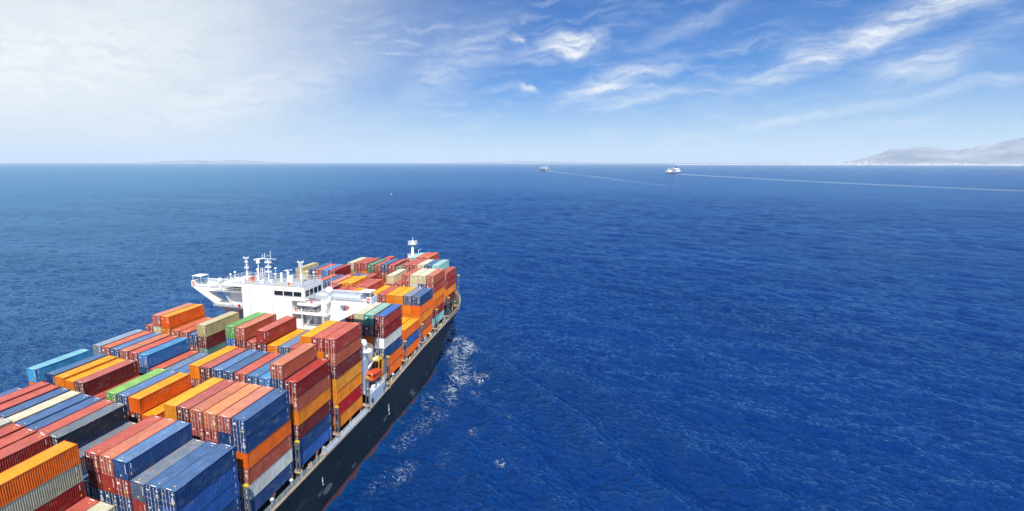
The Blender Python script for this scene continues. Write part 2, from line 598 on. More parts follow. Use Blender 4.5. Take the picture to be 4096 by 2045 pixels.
# ------------------------------------------------------------------ containers
CL, CW, CH = 12.192, 2.42, 2.59
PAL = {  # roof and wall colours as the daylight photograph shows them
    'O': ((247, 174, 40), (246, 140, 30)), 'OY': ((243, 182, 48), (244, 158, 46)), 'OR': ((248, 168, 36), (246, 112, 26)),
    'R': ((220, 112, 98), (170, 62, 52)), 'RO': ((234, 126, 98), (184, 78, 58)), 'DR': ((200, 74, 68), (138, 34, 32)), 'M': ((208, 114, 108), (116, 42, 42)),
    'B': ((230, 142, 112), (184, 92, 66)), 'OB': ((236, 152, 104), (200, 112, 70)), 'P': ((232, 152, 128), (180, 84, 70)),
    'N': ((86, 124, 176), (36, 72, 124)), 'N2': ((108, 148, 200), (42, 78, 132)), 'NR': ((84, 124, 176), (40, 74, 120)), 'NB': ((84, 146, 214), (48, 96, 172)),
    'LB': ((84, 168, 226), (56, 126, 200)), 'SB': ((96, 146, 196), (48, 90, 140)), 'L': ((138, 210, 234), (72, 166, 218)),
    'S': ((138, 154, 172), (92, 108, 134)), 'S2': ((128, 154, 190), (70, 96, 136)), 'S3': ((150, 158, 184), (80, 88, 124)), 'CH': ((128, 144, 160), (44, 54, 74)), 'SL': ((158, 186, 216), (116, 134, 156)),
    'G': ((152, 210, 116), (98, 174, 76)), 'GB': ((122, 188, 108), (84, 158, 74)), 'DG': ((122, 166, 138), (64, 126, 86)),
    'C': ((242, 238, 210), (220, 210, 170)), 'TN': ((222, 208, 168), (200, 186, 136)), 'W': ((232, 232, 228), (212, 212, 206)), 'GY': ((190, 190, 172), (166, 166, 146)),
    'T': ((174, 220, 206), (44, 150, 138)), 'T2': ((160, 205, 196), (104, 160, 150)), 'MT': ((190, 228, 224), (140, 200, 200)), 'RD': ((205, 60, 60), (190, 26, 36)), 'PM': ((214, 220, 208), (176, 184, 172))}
CNAME = {'O': 'orange', 'OY': 'golden orange', 'OR': 'deep orange', 'R': 'red', 'RO': 'coral red', 'DR': 'dark red', 'M': 'maroon', 'B': 'brown', 'OB': 'tan orange', 'P': 'salmon',
         'N': 'dark blue', 'N2': 'faded blue', 'NR': 'rust-scuffed blue', 'NB': 'bright blue', 'LB': 'sky blue', 'SB': 'steel blue', 'L': 'light cyan', 'S': 'rusty grey-blue', 'S2': 'grey-blue', 'S3': 'lavender grey',
         'CH': 'charcoal', 'SL': 'rust-patched pale blue', 'G': 'light green', 'GB': 'patched green', 'DG': 'dark green', 'C': 'cream', 'TN': 'tan', 'W': 'white', 'GY': 'olive grey', 'T': 'teal', 'T2': 'dull teal', 'MT': 'mint', 'RD': 'bright red', 'PM': 'pale rusty grey'}
RUST = {'S': 0.62, 'CH': 0.5, 'SL': 0.62, 'NR': 0.45, 'TN': 0.3, 'GB': 0.35, 'G': 0.22, 'SB': 0.3, 'PM': 0.4, 'N': 0.12, 'R': 0.1}
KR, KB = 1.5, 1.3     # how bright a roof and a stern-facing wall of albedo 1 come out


def wall_mesh():
    """corrugated sides, plain inner faces are never seen; corrugated far end; floor"""
    b = MB()
    for s in (-1, 1):
        prof = []
        n = 40
        x0, x1 = -CL / 2 + 0.17, CL / 2 - 0.17
        st = (x1 - x0) / n
        for i in range(n):
            xa = x0 + i * st
            prof += [(xa, 0.0), (xa + st * .22, 0.0), (xa + st * .48, 0.065), (xa + st * .74, 0.065)]
        prof.append((x1, 0.0))
        vs = []
        for zz in (0.15, CH - 0.11):
            vs += [(x, s * (CW / 2 - 0.012 - d), zz) for x, d in prof]
        m_ = len(prof)
        fs = [(i, i + 1, m_ + i + 1, m_ + i) if s < 0 else (i + 1, i, m_ + i, m_ + i + 1) for i in range(m_ - 1)]
        b.add(vs, fs)
    # blind end (x = +L/2)
    prof = []
    n = 8
    y0, y1 = -CW / 2 + 0.15, CW / 2 - 0.15
    st = (y1 - y0) / n
    for i in range(n):
        ya = y0 + i * st
        prof += [(ya, 0.0), (ya + st * .3, 0.0), (ya + st * .5, 0.045), (ya + st * .8, 0.045)]
    prof.append((y1, 0.0))
    vs = []
    for zz in (0.15, CH - 0.11):
        vs += [(CL / 2 - 0.015 - d, y, zz) for y, d in prof]
    m_ = len(prof)
    b.add(vs, [(i, i + 1, m_ + i + 1, m_ + i) for i in range(m_ - 1)])
    b.add([(-CL / 2, -1.15, .1), (CL / 2, -1.15, .1), (CL / 2, 1.15, .1), (-CL / 2, 1.15, .1)], [(0, 3, 2, 1)])
    return b.mesh('wall', M['paint'])


def roof_mesh():
    b = MB()
    n = 42
    prof = []
    x0, x1 = -CL / 2 + 0.3, CL / 2 - 0.3
    st = (x1 - x0) / n
    prof.append((-CL / 2 + 0.02, 0.0))
    for i in range(n):
        xa = x0 + i * st
        prof += [(xa, 0.0), (xa + st * .3, -0.014), (xa + st * .7, -0.014)]
    prof += [(x1, 0.0), (CL / 2 - 0.02, 0.0)]
    vs = []
    for y in (-CW / 2 + 0.035, CW / 2 - 0.035):
        vs += [(x, y, CH - 0.004 + d) for x, d in prof]
    m_ = len(prof)
    b.add(vs, [(i, i + 1, m_ + i + 1, m_ + i) for i in range(m_ - 1)])
    return b.mesh('roof', M['paint'])


def frame_mesh():
    b = MB()
    l, w = CL / 2, CW / 2
    for sx in (-1, 1):
        for sy in (-1, 1):
            xa, xb = sorted((sx * l, sx * (l - 0.16)))
            ya, yb = sorted((sy * w, sy * (w - 0.14)))
            b.box(xa, xb, ya, yb, 0.0, CH - 0.001)
            xa, xb = sorted((sx * (l + 0.006), sx * (l - 0.18)))
            ya, yb = sorted((sy * (w + 0.006), sy * (w - 0.16)))
            b.box(xa, xb, ya, yb, -0.01, 0.12, 1)
            b.box(xa, xb, ya, yb, CH - 0.12, CH + 0.006, 1)
        xa, xb = sorted((sx * (l - 0.01), sx * (l - 0.13)))
        b.box(xa, xb, -w + 0.14, w - 0.14, 0.01, 0.15)
        b.box(xa, xb, -w + 0.14, w - 0.14, CH - 0.115, CH - 0.003)
    for sy in (-1, 1):
        ya, yb = sorted((sy * (w - 0.004), sy * (w - 0.09)))
        b.box(-l + 0.16, l - 0.16, ya, yb, 0.01, 0.16)
        b.box(-l + 0.16, l - 0.16, ya, yb, CH - 0.11, CH - 0.002)
    return b.mesh('frame', [M['paint'], M['paint']])


def door_mesh(s):
    b = MB()
    l, w = CL / 2, CW / 2
    y0, y1 = (0.012, w - 0.15) if s > 0 else (-w + 0.15, -0.012)
    b.box(-l + 0.03, -l + 0.09, y0, y1, 0.16, CH - 0.12)
    for k in range(5):
        za = 0.26 + k * 0.44
        b.box(-l + 0.005, -l + 0.032, y0 + 0.07, y1 - 0.07, za, za + 0.28)
    return b.mesh('door', M['paint'])


def rod_mesh(y):
    b = MB()
    l = CL / 2
    b.tube((-l - 0.03, y, 0.05), (-l - 0.03, y, CH - 0.04), 0.026, 6)
    for z in (0.12, 0.85, 1.75, CH - 0.12):
        b.box(-l - 0.05, -l + 0.03, y - 0.06, y + 0.06, z - 0.035, z + 0.035)
    b.tube((-l - 0.05, y, 0.95), (-l - 0.05, y + (0.3 if y > 0 else -0.3), 0.98), 0.018, 4)
    return b.mesh('lock_rod', M['paint'])


def mark_mesh(v):
    """lettering and stickers, too small to read: short strokes where the photograph has them"""
    rr = random.Random(100 + v)
    b = MB()
    l, w = CL / 2, CW / 2
    xd = (-l - 0.022, -l + 0.01)

    def line(y, z, wd, h, mi=0):
        x = y
        while x < y + wd - 0.02:
            d = rr.uniform(0.05, 0.12)
            b.box(xd[0], xd[1], -min(x + d, y + wd), -x, z, z + h, mi)
            x += d + 0.035
    line(0.62, CH - 0.42, 0.42, 0.085)
    line(0.66, CH - 0.55, 0.26, 0.07)
    for k in range(rr.randint(4, 7)):
        line(0.55, CH - 1.0 - k * 0.115, rr.uniform(0.25, 0.48), 0.05)
    if v % 3 == 0:
        b.box(*xd, 0.45, 0.8, 1.75, 2.05)
    elif v % 3 == 1:
        line(-0.95, 1.95, 0.5, 0.16)
    else:
        b.box(*xd, 0.62, 0.8, 1.85, 2.0, 1)
    if v % 2:
        b.box(*xd, -0.75, -0.55, 0.75, 1.0, 1)
    # blind end: white number down the edge, yellow plate
    xe = (l - 0.03, l + 0.004)
    z = CH - 0.35
    while z > CH - 1.5:
        d = rr.uniform(0.05, 0.13)
        b.box(*xe, 0.86, 0.93, z - d, z)
        z -= d + 0.04
    b.box(*xe, -0.1, 0.1, 0.42, 0.66, 1)
    # sides: small number near the forward top corner and a yellow plate
    for s in (-1, 1):
        ys = sorted((s * (w + 0.003), s * (w - 0.07)))
        xo = l - 0.75
        for k in range(5):
            b.box(xo, xo + 0.09, ys[0], ys[1], CH - 0.4 - k * 0.15, CH - 0.3 - k * 0.15)
        b.box(xo + 0.02, xo + 0.16, ys[0], ys[1], 0.62, 0.9, 1)
    # roof: white number strip and warning triangle at both ends
    zt = (CH - 0.03, CH + 0.002)
    for s in (-1, 1):
        xa, xb = sorted((s * (l - 0.2), s * (l - 0.32)))
        if v % 4 != 3:
            b.box(xa, xb, -0.5, 0.35, *zt)
        x = s * (l - 0.95)
        b.prism([(x, -0.45), (x + .26, -0.32), (x, -0.18)], 'z', zt[0], zt[1], 1)
    return b.mesh('marking', [M['mark_white'], M['mark_yellow']])


WALL, ROOF, FRAME = wall_mesh(), roof_mesh(), frame_mesh()
DOORS = {s: door_mesh(s) for s in (-1, 1)}
RODS = {y: rod_mesh(y) for y in (-0.82, -0.3, 0.3, 0.82)}
MARKS = [mark_mesh(v) for v in range(6)]
ORD = ['outermost', 'second', 'third', 'fourth', 'fifth', 'sixth', 'seventh', 'eighth', 'ninth', 'tenth', 'eleventh', 'twelfth', 'thirteenth', 'fourteenth', 'fifteenth', 'sixteenth', 'seventeenth', 'eighteenth', 'nineteenth']
TIER = ['top tier', 'second tier down', 'third tier down', 'fourth tier down', 'fifth tier down', 'sixth tier down', 'seventh tier down']
BAYNAME = {'A': 'aftmost bay', 'B': 'fourth bay behind bridge', 'C': 'third bay behind bridge', 'D': 'second bay behind bridge', 'E': 'bay right behind bridge',
           'F': 'bay right ahead of bridge', 'G': 'second bay ahead of bridge', 'H': 'third bay ahead of bridge', 'I': 'fourth bay ahead of bridge', 'J': 'fifth bay ahead of bridge', 'K': 'foremost bay'}
N_BOX = 0


def jitter(c, a):
    k = 1 + random.uniform(-a, a)
    return tuple(min(0.9, v * k * (1 + random.uniform(-a, a) * 0.3)) for v in c)


def container(bay, row, ztop, tier, code, length=1.0):
    global N_BOX
    x0, base_z, th, rp, off = BAY[bay]
    flip = code.endswith('*')
    code = code.rstrip('*')
    special = None
    if code in ('TARP', 'REEF'):
        special, code = code, ('R' if code == 'TARP' else 'W')
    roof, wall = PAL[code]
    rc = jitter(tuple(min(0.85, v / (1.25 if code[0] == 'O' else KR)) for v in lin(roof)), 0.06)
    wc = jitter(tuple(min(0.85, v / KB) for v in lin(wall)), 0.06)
    ru = RUST.get(code, 0.06) + random.choice((0.0, 0.05, 0.1, 0.2))
    root = bpy.data.objects.new('shipping_container', None)
    COL.objects.link(root)
    zb = ztop - (tier + 1) * th
    loc = Vector((x0 + CL * length / 2 + random.uniform(-.03, .03), off + (row + 0.5) * rp + random.uniform(-.015, .015), zb))
    S = Matrix.Diagonal((length, min(1.0, (rp - 0.07) / CW), (th - 0.02) / CH, 1))
    rot = Matrix.Rotation(math.pi, 4, 'Z') if flip else Matrix.Identity(4)
    root.matrix_world = MSHIP @ Matrix.Translation(loc) @ rot @ S
    kind = {'TARP': 'open container under blue tarpaulin', 'REEF': 'refrigerated container'}.get(special, 'container')
    if special == 'TARP':
        lab = f'red {kind}, {TIER[tier]}, {BAYNAME[bay]}'
    else:
        lab = f'{CNAME[code]} {kind}, {TIER[tier]}, {ORD[row]} row from starboard, {BAYNAME[bay]}'
    tag(root, lab, 'container', 'shipping containers stacked on the ship')

    def part(name, me, col, parent=root, alpha=ru):
        o = link(name, me, parent)
        o.color = (*col, alpha)
        return o
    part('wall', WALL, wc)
    if special == 'TARP':
        b = MB()
        nx, ny = 40, 8
        for i in range(nx + 1):
            for j in range(ny + 1):
                u, v = i / nx, j / ny
                z = CH + 0.03 + 0.07 * math.sin(u * 34 + 2.2 * math.sin(v * 5)) * math.sin(v * math.pi) + 0.03 * math.sin(u * 90 + v * 9)
                if j in (0, ny):
                    z = CH - 0.22
                b.v.append((-CL / 2 + u * CL, (v - .5) * (CW + 0.05), z))
        for i in range(nx):
            for j in range(ny):
                a = i * (ny + 1) + j
                b.f.append((a, a + ny + 1, a + ny + 2, a + 1))
                b.m.append(0)
        b.build('tarpaulin', M['tarp'], root, True)
    else:
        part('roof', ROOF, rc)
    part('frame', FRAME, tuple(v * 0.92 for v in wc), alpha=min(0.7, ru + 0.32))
    if special == 'REEF':
        u = MB()
        l = CL / 2
        u.box(-l - 0.01, -l + 0.1, 0.0, 1.06, 0.2, CH - 0.15)
        un = u.build('cooling_unit', M['reefgrey'], root)
        for k in range(3):
            u = MB()
            u.box(-l - 0.03, -l, 0.58, 0.84, 0.75 + k * 0.5, 1.0 + k * 0.5)
            u.build('vent_grille', M['dark'], un)
        u = MB()
        u.box(-l - 0.005, -l + 0.1, -1.06, 0.0, 0.2, CH - 0.15)
        for k in range(6):
            u.box(-l - 0.02, -l, -1.02, -0.05, 0.3 + k * 0.36, 0.52 + k * 0.36)
        u.build('service_panel', M['mark_white'], root)
    else:
        rodc = tuple(v * 0.95 for v in wc) if code in ('O', 'OY', 'OR', 'C', 'TN', 'PM') else (0.62, 0.60, 0.58)
        for s in (-1, 1):
            d = part('door', DOORS[s], wc)
            for y in (s * 0.82, s * 0.3):
                part('lock_rod', RODS[y], rodc, d, 0.05)
    if code not in ('O', 'OY', 'OR') or random.random() < 0.15:
        link('marking', MARKS[random.randrange(6)], root)['kind'] = 'stuff'
    N_BOX += 1
    return root


CARGO = {
    'A': {3: (-4.95, 'C R'), 4: (-5.0, 'R R'), 5: (2.2, 'OR* GY DR R'), 7: (2.35, 'R R R'), 8: (2.45, 'R R'), 9: (2.62, 'R'), 10: (2.9, 'PM'), 11: (3.1, 'R'), 12: (3.2, 'R')},
    'B': {0: (-2.55, 'N NB NB N OR'), 1: (-2.8, 'N N N'), 2: (-2.95, 'S* R* N R'), 3: (-.58, 'N2* R N N'), 4: (-.62, 'B R* N N'), 5: (-.66, 'R M* N N'), 6: (-5.3, 'N'), 7: (-2.75, 'S N'),
          8: (.08, 'CH N N'), 9: (.1, 'R R'), 10: (.12, 'N'), 11: (.22, 'N'), 12: (.36, 'C'), 13: (.5, 'NR'), 14: (.66, 'R'), 15: (.82, 'R'), 16: (-1.6, 'N'), 17: (-1.5, 'N2'), 18: (-1.45, 'N')},
    'C': {0: (0, 'N N OR B W N'), 1: (0, 'P N* N B'), 2: (0, 'OB R R'), 3: (0, 'B R R'), 4: (0, 'M R'), 5: (0, 'OY R'), 6: (-5.1, 'N'), 7: (-2.73, 'OR N'), 8: (-.17, 'OR* M R'), 9: (-.12, 'N2 R'), 10: (-.1, 'G R'),
          11: (-2.3, 'R'), 12: (-2.2, 'R'), 13: (.62, 'M R R'), 14: (.45, 'O R'), 15: (.8, 'O'), 16: (.95, 'N*'), 17: (-1.5, 'N'), 18: (1.25, 'L* O R')},
    'D': {0: (.25, 'DR B O M N NB'), 1: (2.9, 'B N M O'), 2: (.12, 'LB N'), 3: (.1, 'SB N'), 4: (.15, 'R R'), 5: (.2, 'N N'), 6: (.22, 'N2 R'), 7: (.3, 'M R'), 8: (.33, 'O* B R'), 9: (-2.0, 'N2'), 10: (-2.0, 'N2'), 11: (-2.0, 'S2'),
          12: (-1.9, 'RO'), 13: (.8, 'LB SB* R'), 14: (.88, 'R R'), 15: (1.0, 'B R'), 16: (1.05, 'N2 N'), 17: (1.15, 'RO R'), 18: (1.25, 'SL N')},
    'E': {0: (3.25, 'R B M OY O RD O'), 1: (3.2, 'R O R N R'), 2: (3.2, 'O O R'), 3: (.55, 'R R'), 4: (.52, 'S2 R'), 5: (.5, 'O R'), 6: (3.32, 'R* M R'), 7: (.72, 'R R'), 8: (3.46, 'B M R'), 9: (3.5, 'GB NB N'), 10: (-4.6, 'R'), 11: (-4.6, 'R'),
          12: (3.06, 'TN M T2 R'), 13: (.78, 'N R R'), 14: (1.0, 'RO R'), 15: (1.05, 'RO R'), 16: (4.07, 'OR O R'), 17: (4.1, 'P C R'), 18: (1.5, 'R R')},
    'F': {0: (1.2, 'TARP DR REEF N OR OR'), 1: (1.3, 'T M OR N'), 2: (1.35, 'C N R'), 3: (1.3, 'R M'), 4: (1.2, 'R R'), 5: (1.2, 'R'), 6: (1.2, 'R'), 7: (1.1, 'M')},
    'G': {0: (-6.0, 'OR NB OR'), 1: (-5.95, 'O R'), 2: (-5.9, 'R'), 6: (1.6, 'OR O'), 7: (1.5, 'R'), 8: (1.5, 'R'), 9: (2.3, 'M')},
    'H': {0: (-.35, 'N OR O B OR'), 1: (-.33, 'S3 O O'), 2: (-.4, 'OY O O'), 3: (-.38, 'O O O'), 4: (-.4, 'R O'), 5: (-.4, 'O O'), 6: (1.55, 'R R'), 7: (1.5, 'R R'), 8: (2.3, 'O O'), 9: (2.05, 'O O'), 10: (2.2, 'P R'), 11: (2.2, 'N R'), 12: (2.3, 'RO R')},
    'I': {0: (3.1, 'B R O OR DR MT'), 1: (3.05, 'C N R'), 2: (3.05, 'C* W R'), 3: (3.0, 'R R'), 4: (.3, 'R'), 5: (2.6, 'C R'), 6: (-.6, 'R'), 9: (.6, 'R R'), 10: (.6, 'S3 R'), 11: (.6, 'N R'), 12: (.6, 'R'), 13: (3.3, 'DR R'), 14: (3.3, 'LB R'), 15: (3.3, 'RO R'), 16: (3.35, 'N N'), 17: (2.4, 'C R'), 18: (3.5, 'TN R')},
    'J': {0: (1.32, 'R R* O M'), 1: (3.66, 'MT R'), 2: (3.6, 'N R'), 3: (3.6, 'C R'), 4: (3.55, 'R R'), 5: (3.5, 'R R'), 6: (2.55, 'DG R'), 7: (3.25, 'R N'), 8: (3.45, 'N R R'), 9: (3.0, 'R R*'), 10: (3.17, 'DG R'), 11: (3.5, 'R O'), 12: (3.5, 'R R'), 13: (3.55, 'C G')},
    'K': {4: (3.75, 'RO R R'), 5: (3.75, 'RO R R'), 6: (3.55, 'MT R R'), 8: (1.6, 'R R')}}
for bay, rows in CARGO.items():
    for row, (zt, codes) in rows.items():
        for tier, code in enumerate(codes.split()):
            container(bay, row, zt, tier, code)
container('K', 10, 3.0, 0, 'R', 0.5)

# ------------------------------------------------------------------ lashing posts between the bays
for gx, ytop, ztop in ((53.62, 0.0, -9.2), (68.35, 0.0, -9.5), (83.1, -0.2, -9.4), (97.3, -0.6, -8.6), (109.4, -0.7, -7.9), (123.4, -0.1, -8.4), (137.3, -0.3, -7.6), (150.55, -0.62, -6.6), (164.2, -0.6, -6.0), (178.2, -0.3, -1.5), (181.5, 3.0, -3.0)):
    dz = deck_z(gx)
    lp = MB()
    for yy in (ytop + 0.12, ytop - 0.5):
        lp.box(gx - 0.16, gx + 0.16, yy - 0.07, yy + 0.07, dz, ztop - 0.15)
        lp.box(gx - 0.2, gx + 0.2, yy - 0.03, yy + 0.03, dz, ztop - 0.4)
    for z in np.arange(dz + 1.3, ztop - 0.2, 2.1):
        lp.box(gx - 0.16, gx + 0.16, ytop - 0.42, ytop + 0.04, z, z + 0.22)
    lp.box(gx - 0.22, gx + 0.22, ytop - 0.55, ytop + 0.2, ztop - 0.7, ztop - 0.45)
    lp.build('lashing_post', M['steel'], ship)
    cap = MB()
    cap.prism([(ytop - .6, ztop - .22), (ytop - .6, ztop - .05), (ytop - .42, ztop + .1), (ytop + .08, ztop + .1), (ytop + .22, ztop - .05), (ytop + .22, ztop - .22)], 'x', gx - .2, gx + .2)
    cap.build('post_cap', M['yellow'], ship)
    tr = MB()
    tr.box(gx - 0.55, gx + 0.55, ytop - 0.75, ytop + 1.9, dz + 1.25, dz + 1.42)
    for yy in (ytop - .65, ytop + 1.7):
        tr.box(gx - 0.14, gx + 0.14, yy - .12, yy + .12, dz, dz + 1.25)
    tr.build('post_trestle', [M['beige']], ship)
# transverse walkways that tie the posts across the ship, in the shade between the bays
for gx in (53.62, 68.35, 83.1, 123.4, 137.3, 164.2):
    dz = deck_z(gx)
    lb = MB()
    for zz in (dz + 3.2, dz + 5.9):
        lb.box(gx - 0.45, gx + 0.45, 0.5, 46.5, zz, zz + 0.12)
    for yy in np.arange(2.6, 46, 5.05):
        lb.box(gx - 0.18, gx + 0.18, yy - 0.14, yy + 0.14, dz, dz + 6.0)
    lb.build('lashing_bridge', M['steel'], ship)
# crossed lashing rods on the outer stacks' stern faces
for bay, k in (('C', 3.0), ('D', 3.3), ('E', 3.3), ('F', 2.6), ('J', 3.0)):
    x0, base_z, th, rp, off = BAY[bay]
    for r in (0, 1):
        ya, yb = off + r * rp + 0.15, off + (r + 1) * rp - 0.15
        z1 = base_z + th * 2.0
        for dx, y_a, y_b in ((.09, ya, yb), (.14, yb, ya)):
            lr = MB()
            lr.tube((x0 - dx, y_a, base_z), (x0 - dx, y_b, z1 + 1.5), 0.025, 5)
            lr.build('lashing_rod', M['whitegrey'], ship)

# ------------------------------------------------------------------ deck edge: rails, vents, boxes
for xa, xb in ((30, 97), (108.6, 162)):
    rl = MB()
    xs = np.linspace(xa, xb, max(2, int((xb - xa) / 12)))
    rl.rail([(x, -0.82, deck_z(x) + 0.06) for x in xs], 1.05, 1.7, 2, 0.03)
    rl.build('side_railing', M['whitegrey'], ship)
for x in list(np.arange(34, 96, 6.4)) + list(np.arange(111, 166, 5.2)):
    x = x + random.uniform(-1, 1)
    dz = deck_z(x)
    v = MB()
    kind = random.random()
    if kind < 0.4:
        v.tube((x, 0.1, dz), (x, 0.1, dz + 0.75), 0.16, 8)
        v.lathe([(0.16, 0.7), (0.42, 0.75), (0.42, 0.9), (0.25, 1.08), (0.02, 1.14)], (x, 0.1, dz), 10)
        v.build('mushroom_vent', M['whitegrey'], ship, True)
    elif kind < 0.75:
        v.box(x - 0.35, x + 0.35, -0.2, 0.35, dz, dz + 0.95)
        v.prism([(x - 0.38, dz + 0.95), (x + 0.38, dz + 0.95), (x, dz + 1.15)], 'y', -0.23, 0.38)
        v.build('deck_locker', M['whitegrey'] if random.random() < .6 else M['deckgrey'], ship)
    else:
        v.box(x - .65, x + .65, -.4, .2, dz, dz + .08)
        for s in (-0.35, 0.35):
            v.tube((x + s, -0.1, dz), (x + s, -0.1, dz + 0.6), 0.17, 8)
            v.tube((x + s, -0.1, dz + 0.6), (x + s, -0.1, dz + 0.7), 0.22, 8)
        v.build('mooring_bitt', M['beige'], ship, True)
for x in (113.2, 127.2, 146.5, 157.8):
    dz = deck_z(x)
    v = MB()
    v.box(x - 0.25, x + 0.25, -0.6, -0.2, dz, dz + 0.75)
    v.tube((x, -0.4, dz + .75), (x, -0.4, dz + 1.0), 0.12, 6)
    v.build('hydrant', M['yellow'], ship)

# gangway stowed along the side, a thing of its own
gw = bpy.data.objects.new('gangway', None)
COL.objects.link(gw)
gw.matrix_world = MSHIP @ Matrix.Translation((88.5, -0.75, -16.3))
tag(gw, 'long pale truss gangway stowed along the black ship side', 'gangway')
b = MB()
for yy in (-0.28, 0.28):
    for zz in (0.1, 0.95):
        b = MB()
        b.box(-11.3, 11.3, yy - 0.035, yy + 0.035, zz, zz + 0.07)
        b.build('chord', M['whitegrey'], gw)
b = MB()
nb = 22
for i in range(nb):
    xa, xb = -11.2 + i * 22.4 / nb, -11.2 + (i + 1) * 22.4 / nb
    for yy in (-0.28, 0.28):
        b.bar((xa, yy, 0.15), (xb, yy, 0.98) if i % 2 else (xb, yy, 0.98), 0.05)
        b.bar((xb, yy, 0.98), (xb, yy, 0.15), 0.05)
b.build('truss_web', M['whitegrey'], gw)
b = MB()
b.box(-11.2, 11.2, -0.25, 0.25, 0.06, 0.1)
b.build('tread_deck', M['deckgrey'], gw)
b = MB()
b.box(-12.3, -11.2, -0.45, 0.45, 0.0, 0.5)
b.build('foot_platform', M['beige'], gw)

# ------------------------------------------------------------------ accommodation block and bridge
house = MB()
T = 99.5
house.box(T, 108.6, 17.9, 31.2, -15.5, 6.0)                              # tower
house.box(T, 108.6, 14.6, 31.2, 6.0, 9.0)                                # wheelhouse level
hs = house.build('bridge_house', M['white'], ship)
b = MB()
b.box(102.6, 108.6, 9.0, 17.9, -15.5, 6.0)                               # recessed starboard block
b.build('starboard_house', M['whitegrey'], ship)
b = MB()
b.box(102.6, 108.6, 31.2, 37.0, -15.5, 5.5)
b.build('port_house', M['whitegrey'], ship)
b = MB()                                                                  # roof: grey deck and low coaming
b.box(T + .12, 108.5, 14.75, 34.0, 9.0, 9.06)
b.build('monkey_island_deck', M['deckgrey'], ship)
b = MB()
b.box(T - .05, 108.7, 31.2, 36.4, 8.3, 9.0)
b.build('roof_overhang', M['white'], ship)
b = MB()
b.rail([(T + .1, 14.7, 9.0), (T + .1, 36.3, 9.0)], 1.05, 1.35, 2, 0.032)
b.rail([(T + .1, 14.7, 9.0), (108.5, 14.7, 9.0), (108.5, 36.3, 9.0), (T + .1, 36.3, 9.0)], 1.05, 1.5, 2, 0.032)
b.build('roof_railing', M['white'], ship)
# plating seams of the tower
for yy in (29.0, 22.75):
    b = MB()
    b.box(T - 0.02, T + .02, yy - 0.05, yy + 0.05, -4, 8.8)
    b.build('wall_seam', M['deckgrey'], hs)
b = MB()
b.box(T - 0.012, T + .02, 23.5, 29.0, 7.75, 7.80)
b.build('wall_seam', M['deckgrey'], hs)
# wheelhouse windows, stern and starboard faces
for ya, yb in ((20.0, 22.25), (17.5, 19.75), (15.3, 17.24)):
    b = MB()
    b.box(T - 0.05, T + 0.02, ya, yb, 7.0, 8.02)
    w_ = b.build('window', M['glass'], hs)
    b = MB()
    for z0, z1 in ((6.93, 7.0), (8.02, 8.09)):
        b.box(T - 0.08, T + 0.02, ya - .07, yb + .07, z0, z1)
    for y0 in (ya - .07, yb):
        b.box(T - 0.08, T + 0.02, y0, y0 + .07, 7.0, 8.02)
    b.build('window_frame', M['whitegrey'], w_)
for xa in (100.1, 102.1, 104.1, 106.1):
    b = MB()
    b.box(xa, xa + 1.5, 14.55, 14.62, 6.9, 8.2)
    b.build('window', M['glass'], hs)
# starboard open decks below the wheelhouse
b = MB()
b.box(T - 0.1, 102.8, 9.2, 17.95, 3.05, 3.5)
b.build('balcony_deck', M['white'], ship)
b = MB()
b.box(T - 0.1, 102.8, 9.2, 17.95, -0.35, 0.0)
b.build('balcony_deck', M['white'], ship)
b = MB()
b.box(T - 0.6, 102.8, 11.4, 16.2, 5.2, 5.6)
b.build('balcony_deck', M['white'], ship)
for yy, z0, z1 in ((15.45, 3.5, 5.6), (10.2, 0.0, 3.05), (15.45, 0, 3.05), (9.4, 3.5, 5.6)):
    b = MB()
    b.box(T, T + .18, yy - .09, yy + .09, z0, z1)
    b.build('deck_pillar', M['white'], ship)
b = MB()
b.rail([(T, 17.8, 3.5), (T, 9.3, 3.5), (102.6, 9.3, 3.5)], 1.0, 1.1, 2, 0.03)
b.build('balcony_railing', M['white'], ship)
b = MB()
b.rail([(T, 17.8, 0.0), (T, 9.3, 0.0), (102.6, 9.3, 0.0)], 1.0, 1.1, 2, 0.03)
b.build('balcony_railing', M['white'], ship)
b = MB()
b.rail([(T - .5, 16.1, 5.6), (T - .5, 11.5, 5.6), (101.5, 8.2, 6.4)], 1.0, 1.0, 2, 0.03)
b.build('balcony_railing', M['white'], ship)
for y0, z0 in ((16.9, 3.75), (32.3, 3.3), (12.9, 5.8)):
    b = MB()
    b.box(T - 0.0, T + .14, y0 - .32, y0 + .32, z0, z0 + .75)
    b.build('fire_box', M['red'], ship)
for yy, zz in ((16.4, 3.55), (13.2, 3.55), (16.2, 0.05), (12.4, 0.05), (14.2, .05)):
    b = MB()
    b.box(102.5, 102.62, yy, yy + .8, zz, zz + 1.9)
    b.build('deck_door', M['deckgrey'], ship)
b = MB()
b.box(T + .5, T + 1.7, 15.9, 17.2, 0.0, 1.7)
b.build('deck_locker', M['white'], ship)


def stair(ax, ay, az, bx_, by, bz, wd=0.9):
    s = MB()
    n = 12
    for e in (0, wd):
        s.bar((ax + e, ay, az), (bx_ + e, by, bz), 0.09)
        s.bar((ax + e, ay, az + .9), (bx_ + e, by, bz + .9), 0.035)
        for i in range(0, n + 1, 3):
            t = i / n
            p = (ax + (bx_ - ax) * t + e, ay + (by - ay) * t, az + (bz - az) * t)
            s.bar(p, (p[0], p[1], p[2] + .9), 0.035)
    for i in range(n):
        t = (i + .5) / n
        s.box(ax + (bx_ - ax) * t, ax + (bx_ - ax) * t + wd, ay + (by - ay) * t - .12, ay + (by - ay) * t + .12, az + (bz - az) * t - .02, az + (bz - az) * t + .02)
    s.build('stairway', M['white'], ship)


